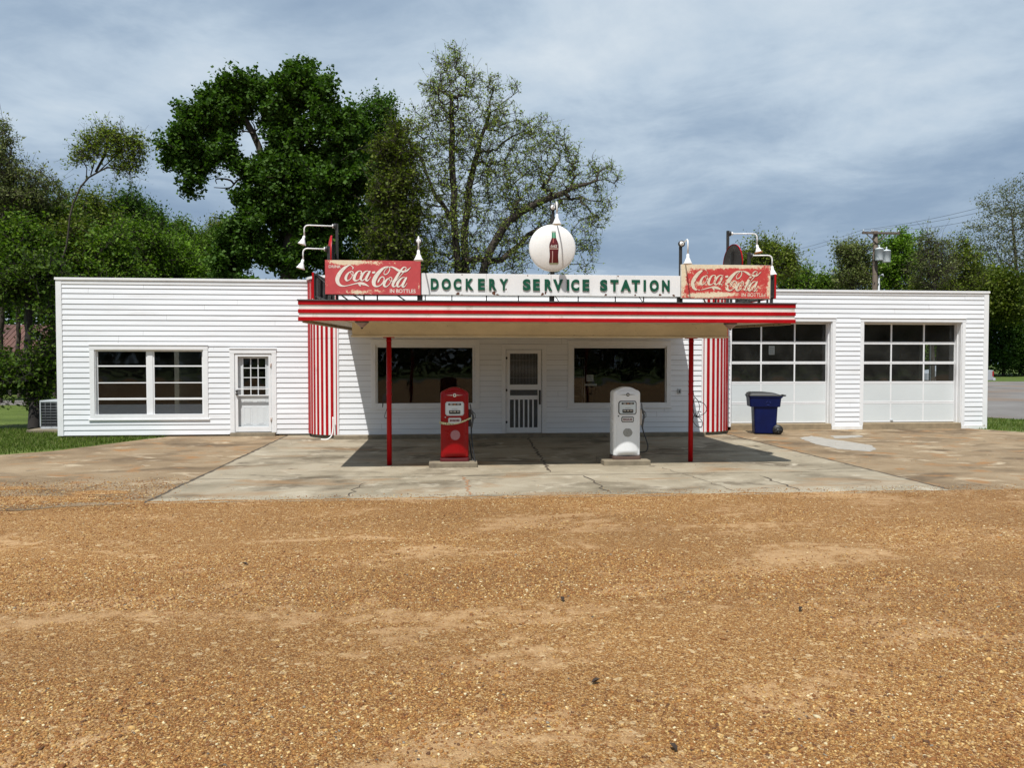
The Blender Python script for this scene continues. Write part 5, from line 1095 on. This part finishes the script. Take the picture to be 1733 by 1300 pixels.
def skeleton(trunks, attr, seed, tip=.010, base=.3, step=.55, exp=2.0, first=3, droop=.5):
    r = np.random.default_rng(seed); pos = []; par = []; lock = []
    ok = []
    for tr in trunks:
        tr = np.array(tr, float); prev = -1
        for a, b in zip(tr, tr[1:]):
            n = max(1, int(np.linalg.norm(b-a)/.5))
            for i in range(n): pos.append(a+(b-a)*i/n+r.normal(size=3)*.03); par.append(prev); prev = len(pos)-1; ok.append(0)
        pos.append(tr[-1]); par.append(prev)
        ok.append(1)
        m = len(pos); st = prev
    pos = [np.array(p) for p in pos]; zmin = min(p[2] for p in pos); zmax = max(p[2] for p in pos)
    Pn = np.zeros((len(attr)*40+len(pos)+10, 3)); k = len(pos); Pn[:k] = pos; par = list(par)
    hb = np.array([1e3 if p[2] < zmin+(zmax-zmin)*first/10 else 0. for p in pos]+[0.]*(len(Pn)-k))
    d0 = np.array([np.min(np.linalg.norm(Pn[:k]-a, axis=1)+hb[:k]) for a in attr]); order = np.argsort(d0)
    for ai in order:
        a = attr[ai]; D = Pn[:k]-a; d = np.linalg.norm(D, axis=1)+hb[:k]+droop*np.maximum(D[:, 2], 0); j = int(np.argmin(d)); L = np.linalg.norm(a-Pn[j])
        if L < .05: continue
        n = max(1, min(int(L/step), 30)); prev = j; s0 = Pn[j]; bow = r.normal(size=3)*L*.07; bow[2] = abs(bow[2])
        for i in range(1, n+1):
            f = i/n; Pn[k] = s0+(a-s0)*f+bow*4*f*(1-f)*.6+(r.normal(size=3)*.05 if i < n else 0); par.append(prev); prev = k; k += 1
    P = Pn[:k]; par = np.array(par); R = np.zeros(k); 
    ch = np.zeros(k)
    for i in range(k-1, -1, -1):
        R[i] = tip if ch[i] == 0 else ch[i]**(1/exp)
        if par[i] >= 0: ch[par[i]] += R[i]**exp
    roots = [i for i in range(k) if par[i] < 0]; mx_ = max(R[i] for i in roots); sc_ = base/mx_
    R = np.where(R > tip*2.5, tip*2.5+(R-tip*2.5)*max(sc_, .2), R)
    return P, par, R
def tubes(name, P, par, R, m, parent):
    idx = np.where(par >= 0)[0]; A = P[par[idx]]; B = P[idx]; ra = np.minimum(R[par[idx]], R[idx]*1.5); rb = R[idx]; n = 6
    d = B-A; L = np.linalg.norm(d, axis=1); d /= np.maximum(L, 1e-6)[:, None]; ref = np.where(np.abs(d[:, 2:3]) > .9, [[1., 0, 0]], [[0, 0, 1.]]); u = np.cross(d, ref); u /= np.linalg.norm(u, axis=1)[:, None]; v = np.cross(d, u)
    B = B+d*(rb*.4)[:, None]; ang = np.arange(n)*2*pi/n; c, s = np.cos(ang), np.sin(ang)
    o = u[:, None]*c[None, :, None]+v[:, None]*s[None, :, None]
    V = np.concatenate([A[:, None]+o*ra[:, None, None], B[:, None]+o*rb[:, None, None]], 1).reshape(-1, 3)
    b = (np.arange(len(idx))*2*n)[:, None, None]; q = np.array([(i, (i+1) % n, n+(i+1) % n, n+i) for i in range(n)])[None]
    return rawmesh(name, V, (b+q).reshape(-1, 4), 4, m, parent, smooth=True)
def blob_pts(blobs, Y, nper, seed, dscale=.8, shell=.5):
    """blobs in photo px (x, y, r) turned to metres at depth Y; clump centres spread in depth too"""
    r = np.random.default_rng(seed); out = []; tot = sum(b[2]**2 for b in blobs)
    for b in blobs:
        c = at(b[0], b[1], Y); R_ = b[2]*Y/F; dy = b[3] if len(b) > 3 else 0; n = max(2, int(nper*b[2]**2/tot))
        d = r.normal(size=(n, 3)); d /= np.linalg.norm(d, axis=1)[:, None]; rad = R_*(shell+(1-shell)*r.random(n))**.7*np.where(r.random(n) < .25, r.random(n), 1)
        q = d*rad[:, None]; q[:, 1] = q[:, 1]*dscale+dy+r.normal(0, R_*.5, n); out.append(c+q)
    return np.concatenate(out)
def tree(name, label, cat, base_px, Y, blobs, nclump, nleaf, sig, size, cols, seed, trunk=None, bark=BARK, rb=.25, tip=.010, group='trees behind the service station', dscale=.8, asp=.62, trunks=None, first=3, up=.35, droop=.5, extra=None, twigs=0, tl=.45, tuft=.09):
    bx_ = X_(base_px, Y, 520); root = thing(name, label, cat, (bx_, Y, 0), group)
    A_ = blob_pts(blobs, Y, nclump, seed, dscale)
    if trunks is None:
        tc_ = [(sum(b[0]*b[2] for b in blobs)/sum(b[2] for b in blobs)), min(b[1] for b in blobs)]; top = at(tc_[0], tc_[1], Y); mid = (np.array([bx_, Y, 0])+top)/2; mid[0] = bx_*.6+top[0]*.4
        trunks = [[(bx_, Y, 0), tuple(mid), tuple(top-np.array([0, 0, .12*top[2]]))]]
    P, par, R = skeleton(trunks, A_, seed, tip, rb, first=first, droop=droop); tubes('trunk', P, par, R, bark, root)
    if twigs:
        r = np.random.default_rng(seed+9); n = len(A_); d = r.normal(size=(n*twigs, 3)); d[:, 2] += .25; E_ = np.repeat(A_, twigs, 0)+d*tl*.55*r.uniform(.5, 1.2, (n*twigs, 1)); S_ = np.repeat(A_, twigs, 0)
        M_ = (S_+E_)/2+r.normal(size=E_.shape)*tl*.08; PP = np.concatenate([S_, M_, E_]); m = n*twigs; pr_ = np.concatenate([np.full(m, -1), np.arange(m), np.arange(m)+m]); tubes('twigs', PP, pr_, np.r_[np.full(m, tip*.85), np.full(m, tip*.65), np.full(m, tip*.45)], bark, root)
        k = max(1, nleaf//(m)); f = np.repeat(r.uniform(.35, 1.05, (m, k)), 1)[:, None]; C = np.repeat(S_, k, 0)*(1-f)+np.repeat(E_, k, 0)*f+r.normal(size=(m*k, 3))*tuft
        leaves('crown', C, size, cols, seed+2, root, up=up, asp=asp); return root
    r = np.random.default_rng(seed+1); w_ = r.uniform(.5, 1.5, len(A_)); cnt = np.maximum(1, (w_/w_.sum()*nleaf).astype(int)); C = np.repeat(A_, cnt, 0)+r.normal(size=(cnt.sum(), 3))*np.array([1, 1, .75])*np.repeat(sig*r.uniform(.6, 1.3, len(A_)), cnt)[:, None]
    leaves('crown', C, size, cols, seed+2, root, up=up, asp=asp); return root
DG = [(.045, .100, .012), (.062, .128, .017), (.034, .078, .010), (.085, .155, .024)]
MG = [(.085, .165, .012), (.115, .195, .018), (.06, .125, .011), (.15, .23, .028)]
OL = [(.115, .165, .016), (.15, .20, .022), (.08, .12, .013), (.185, .22, .035)]
BR = [(.115, .215, .015), (.15, .26, .022), (.085, .165, .013)]
PL = [(.16, .20, .06), (.21, .24, .085), (.12, .155, .04)]
big = [(507,122,17),(500,145,24),(480,165,34),(545,160,26),(430,158,26),(395,165,28),(360,168,22),(335,200,26),(370,205,28),(320,230,24),(292,252,18),(320,265,24),(302,275,18),(345,275,20),(325,305,13),(320,322,8),(375,255,26),(395,190,22),(468,200,26),(405,282,16),(540,200,38),(585,215,32),(590,260,34),(490,240,34),(530,270,48),(470,285,30),(440,310,26),(500,330,44),(560,330,46),(600,310,30),(425,345,22),(470,370,38),(408,385,24),(530,385,40),(590,380,36),(400,425,28),(440,430,32),(560,430,36),(500,440,30),(385,455,22)]
tree('cottonwood_tree', 'tallest dense dark green tree with a lobe hanging left, behind the left wing', 'tree', 490, 34, big, 1000, 125000, .27, .155, DG, 101, twigs=7, tl=.45, tuft=.11, rb=.42, trunks=[[(X_(492, 34), 34, 0), tuple(at(490, 440, 34)), tuple(at(500, 330, 34)), tuple(at(505, 220, 34)), tuple(at(505, 140, 34))], [tuple(at(495, 380, 34)), tuple(at(455, 300, 34)), tuple(at(430, 225, 34)), tuple(at(400, 185, 34))]], asp=.85, first=2)
root_c = bpy.data.objects['cottonwood_tree']
mb = MB()
for pl in ([(418, 300), (403, 304), (392, 316), (381, 318), (362, 317)], [(396, 312), (390, 305), (375, 302), (365, 304), (367, 311)], [(430, 226), (418, 222), (402, 221)], [(433, 240), (431, 215), (425, 205)]):
    P = [at(x, y, 33.8) for x, y in pl]; mb.tube(spline(P, 3), np.linspace(.05, .014, (len(P)-1)*3+1), 6)
mb.build('dead_branch', BARK, root_c)
tree('tree', 'dark upright tree just right of the tallest dense tree', 'tree', 650, 40, [(642,178,16),(655,195,20),(628,205,22),(660,230,22),(635,245,30),(655,285,30),(630,300,34),(650,340,34),(640,385,36),(620,430,34),(660,440,30)], 380, 34000, .36, .16, DG, 102, twigs=6, tl=.7, tuft=.15, rb=.3)
tree('tree', 'olive green bushy tree between the dense dark tree and the tall open tree', 'tree', 668, 31, [(672,225,20),(655,260,26),(690,260,22),(668,300,30),(695,310,26),(645,330,26),(675,355,32),(700,370,26),(650,400,30),(685,420,30),(640,450,26),(705,440,28)], 420, 18000, .38, .125, [tuple(c*.75 for c in q) for q in OL], 103, twigs=8, tl=.6, tuft=.10, rb=.2)
sp = [(765,95,16),(745,110,14),(775,110,20),(760,145,34),(730,150,20),(800,140,24),(835,150,20),(870,150,12),(740,190,34),(790,190,40),(840,195,32),(705,215,26),(720,250,34),(770,250,46),(830,250,44),(880,215,24),(905,225,20),(920,205,12),(940,235,24),(895,260,40),(960,255,20),(970,285,22),(935,300,36),(860,310,48),(790,320,50),(725,320,40),(1000,275,10),(1025,285,16),(1040,305,12),(1005,310,24),(970,335,30),(1020,345,18),(1030,370,8),(910,350,40),(1000,375,24),(850,375,46),(780,390,50),(725,390,38),(1005,420,16),(975,410,26),(925,400,34),(870,430,40),(990,450,14),(945,450,26),(800,450,44),(740,450,34)]
T = lambda L, Y: [tuple(at(x, y, Y)) for x, y in L]
tree('oak_tree', 'tall wide open tree with sparse new leaves and dark branches behind the disc sign', 'tree', 790, 33, sp, 2600, 36000, .19, .10, [(.22,.31,.04),(.29,.37,.06),(.15,.22,.03),(.34,.40,.10)], 104, twigs=5, tl=.40, tuft=.055, bark=BARK, rb=.21, tip=.009, dscale=.9, first=1, asp=.5, up=.0,
     trunks=[[(X_(778, 33), 33, 0)]+T([(776, 470), (770, 400), (768, 330), (764, 250), (764, 170)], 33), [(X_(790, 33), 33.3, 0)]+T([(788, 470), (786, 400), (792, 320), (812, 235), (830, 190)], 33.3), [(X_(800, 33), 32.7, 0)]+T([(815, 470), (832, 420), (858, 375), (905, 345), (955, 325), (1010, 305)], 32.7), [T([(788, 440), (850, 440), (895, 400), (930, 380)], 33)[i] for i in range(4)], T([(772, 380), (735, 330), (715, 270)], 33)])
tree('leaning_tree', 'slender bare trunked tree leaning right with one olive tuft at far left', 'tree', 112, 30, [(150,240,11),(175,232,12),(195,238,14),(218,240,14),(238,250,10),(140,262,11),(165,255,13),(195,258,13),(225,265,13),(128,272,8),(205,282,11),(225,290,9),(180,222,7)], 170, 5600, .20, .095, [tuple(c*1.15 for c in q) for q in OL], 105, twigs=8, tl=.55, tuft=.06, rb=.07, tip=.006, first=7, bark=BARK,
     trunks=[[(X_(100, 30), 30, 0)]+T([(105, 440), (120, 370), (125, 345), (138, 314), (152, 300), (168, 290), (182, 283)], 30)]+[T(q, 30+.25*i) for i, q in enumerate([[(146, 305), (148, 285), (136, 265)], [(154, 298), (160, 275), (158, 245)], [(162, 293), (178, 262), (182, 230)], [(168, 290), (195, 262), (208, 238)], [(176, 286), (212, 264), (240, 250)], [(182, 283), (205, 284), (226, 291)]])], droop=0.)
tree('tree', 'tall pale sparse tree at the far left edge of the photo', 'tree', -5, 38, [(0,215,14),(10,240,18),(0,275,28),(30,300,20),(15,330,32),(50,305,16),(70,295,12),(85,310,14),(60,335,24),(95,330,12),(-30,260,40),(-30,330,50)], 420, 14000, .30, .13, [(.16,.19,.07),(.21,.23,.09),(.12,.15,.045)], 106, twigs=6, tl=.6, tuft=.08, rb=.14, asp=.45, up=.0)
# wood behind the left wing: each tree is its own
import itertools
LW = [(30,360,60,44,OL),(90,375,50,40,MG),(150,372,48,43,OL),(205,365,42,46,DG),(255,385,40,48,DG),(235,420,50,41,BR),(310,410,38,52,MG),(352,425,34,55,MG),(300,440,44,43,BR),(120,420,50,38,OL),(45,420,52,36,MG),(380,400,30,57,OL),(180,430,46,38,MG),(-10,400,60,40,DG)]
kindsL = ['olive','mid green','olive','dark green','dark green','bright green','mid green','mid green','bright green','olive','mid green','olive','mid green','dark green']
placL = ['below the far left sparse tree','left of the leaning trunk','right of the leaning trunk','with the rounded top, right of the leaning tuft','stepping down toward the gap','low in front of the darker ones','near the gap, left','nearest the dense tree','low beside the gap','low at the foot of the leaning trunk','low at the far left','partly behind the tallest dense tree','low, above the left wing window','half out of frame at the far left']
for i, (px, py, r0, Y, cols) in enumerate(LW):
    rr = random.Random(i+3); bl = [(px, py, r0*.7), (px-r0*.5, py+r0*.35, r0*.55), (px+r0*.5, py+r0*.4, r0*.55), (px+r0*rr.uniform(-.4, .4), py-r0*.5, r0*.38), (px, py+r0, r0*.8), (px-r0*.7, py+r0*1.3, r0*.5), (px+r0*.7, py+r0*1.3, r0*.5), (px+r0*rr.uniform(-.7, .7), py-r0*.15, r0*.4)]
    cols = [tuple(c*(1., .72, .9, .8)[i % 4] for c in q) for q in cols]; tree('woodland_tree', '%s woodland tree %s' % (kindsL[i], placL[i]), 'tree', px, Y, bl, 260, 17000, .36, .155, cols, 200+i, rb=.11, twigs=7, tl=.85, tuft=.16, group='woodland trees behind the left wing')
# tree at left building corner
tree('corner_tree', 'leafy tree with a dark forked trunk beside the air conditioner', 'tree', 57, 23.2, [(60,455,26),(92,460,20),(72,475,22),(40,490,26),(10,490,28),(84,530,16),(84,570,18),(55,628,28),(22,630,26),(78,640,24),(5,650,16),(60,668,18),(90,608,20),(-25,620,40),(62,600,14)], 330, 15000, .25, .115, [tuple(c*.6 for c in q) for q in MG], 107, bark=mat('shaded_bark', (.016, .013, .011), .95, .3, 6.), twigs=7, tl=.5, tuft=.08, rb=.17, trunks=[[tuple(gnd(58, 727)), tuple(at(57, 660, 23.2)), tuple(at(50, 590, 23.2)), tuple(at(45, 500, 23.2))]], first=3, group='trees by the building corners')  # trunk colour darkened to stand in for shade under the crown
# right side
RT = [('round pale olive tree rising over the right red sign', 1300, 42, [(1290,430,22),(1325,440,22),(1265,445,18),(1300,455,24),(1335,455,14),(1310,425,12)], OL, 7000, .16),
      ('low dark green tree with a flat top, left of the utility pole', 1385, 50, [(1330,478,16),(1360,475,18),(1395,480,18),(1425,485,16),(1350,492,20),(1400,495,20)], MG, 6000, .2),
      ('pale loose tree just left of the utility pole', 1435, 47, [(1440,430,20),(1425,425,14),(1455,425,16),(1440,455,20),(1462,450,18),(1430,470,16),(1455,480,20)], PL, 5500, .17),
      ('bright green round tree just right of the utility pole', 1520, 50, [(1505,415,18),(1530,415,18),(1520,435,26),(1545,445,22),(1500,450,24),(1530,470,28),(1490,475,24)], BR, 9500, .2),
      ('small grey green open tree, third right of the utility pole', 1580, 44, [(1572,410,16),(1590,430,20),(1565,440,18),(1600,455,20),(1575,470,22)], PL, 3200, .13),
      ('olive bushy tree low behind the right end of the roof', 1610, 46, [(1625,420,16),(1640,440,20),(1615,450,20),(1640,475,24),(1600,485,20),(1560,485,22)], OL, 6000, .16)]
for i, (lb, px, Y, bl, cols, nl, sz) in enumerate(RT): tree('woodland_tree', lb, 'tree', px, Y, bl, 240, int(nl*1.7), .34, sz*.85, cols, 300+i, rb=.13, twigs=6, tl=.75, tuft=.12, group='woodland trees behind the right wing')
tree('tree', 'large grey sparse tree at the far right edge of the photo', 'tree', 1730, 106, [(1700,325,16),(1725,315,16),(1690,350,24),(1665,340,14),(1720,360,30),(1680,385,30),(1650,385,14),(1735,400,36),(1690,430,36),(1655,420,18),(1650,450,22),(1720,460,36),(1760,350,40),(1770,430,50)], 900, 13000, .60, .28, [(.15,.17,.09),(.19,.2,.11),(.11,.13,.06)], 108, rb=.22, tip=.02, first=1, asp=.5, up=.0)
RW = [('dark green tree against the right end of the building', 1700, 104, [(1700,500,30),(1680,540,34),(1720,545,30),(1700,590,36),(1670,600,26),(1735,600,26)], DG),
      ('mid green tree at the right edge over the parking lot', 1745, 108, [(1745,480,30),(1730,520,30),(1760,560,40),(1740,600,34)], MG),
      ('olive tree peeping above the right roof corner', 1665, 98, [(1660,480,24),(1690,480,26),(1650,510,28),(1700,520,24)], OL),
      ('dark tree seen through the right garage door', 1580, 106, [(1570,560,34),(1600,580,34),(1540,590,34),(1590,610,26)], BR)]
for i, (lb, px, Y, bl, cols) in enumerate(RW): tree('woodland_tree', lb, 'tree', px, Y, bl, 240, 15000, .9, .42, [tuple(c*.62 for c in q) for q in cols], 400+i, rb=.3, group='woodland trees behind the parking lot')
# far wood filling in behind
def wood(name, x0, x1, y0, y1, hfun, n, size, cols, seed):
    r = np.random.default_rng(seed); X = r.uniform(x0, x1, n); Y = r.uniform(y0, y1, n); H = hfun(X)*(.75+.5*vnoise(X+500, Y+500, .12, seed, 3)); Z = H*r.random(n)**.6
    o = leaves(name, np.c_[X, Y, Z], size, cols, seed, None); tag(o, kind='stuff'); return o
wood('far_wood', -60, -8, 60, 66, lambda X: np.interp(X, [-60, -40, -22, -16, -8], [12.5, 11.5, 9.5, 8.2, 6.5]), 42000, .5, DG, 5)
wood('far_wood', -6, 130, 116, 124, lambda X: np.interp(X, [-6, 40, 60, 130], [8.5, 10, 13, 17]), 52000, .62, DG+MG, 6)
wood('roadside_wood', -120, 120, -75, -68, lambda X: 10+0*X, 70000, 1.0, DG, 7)
wood('shed_undergrowth', -60, -19, 52, 55, lambda X: 3.2+0*X, 6000, .4, DG, 8)
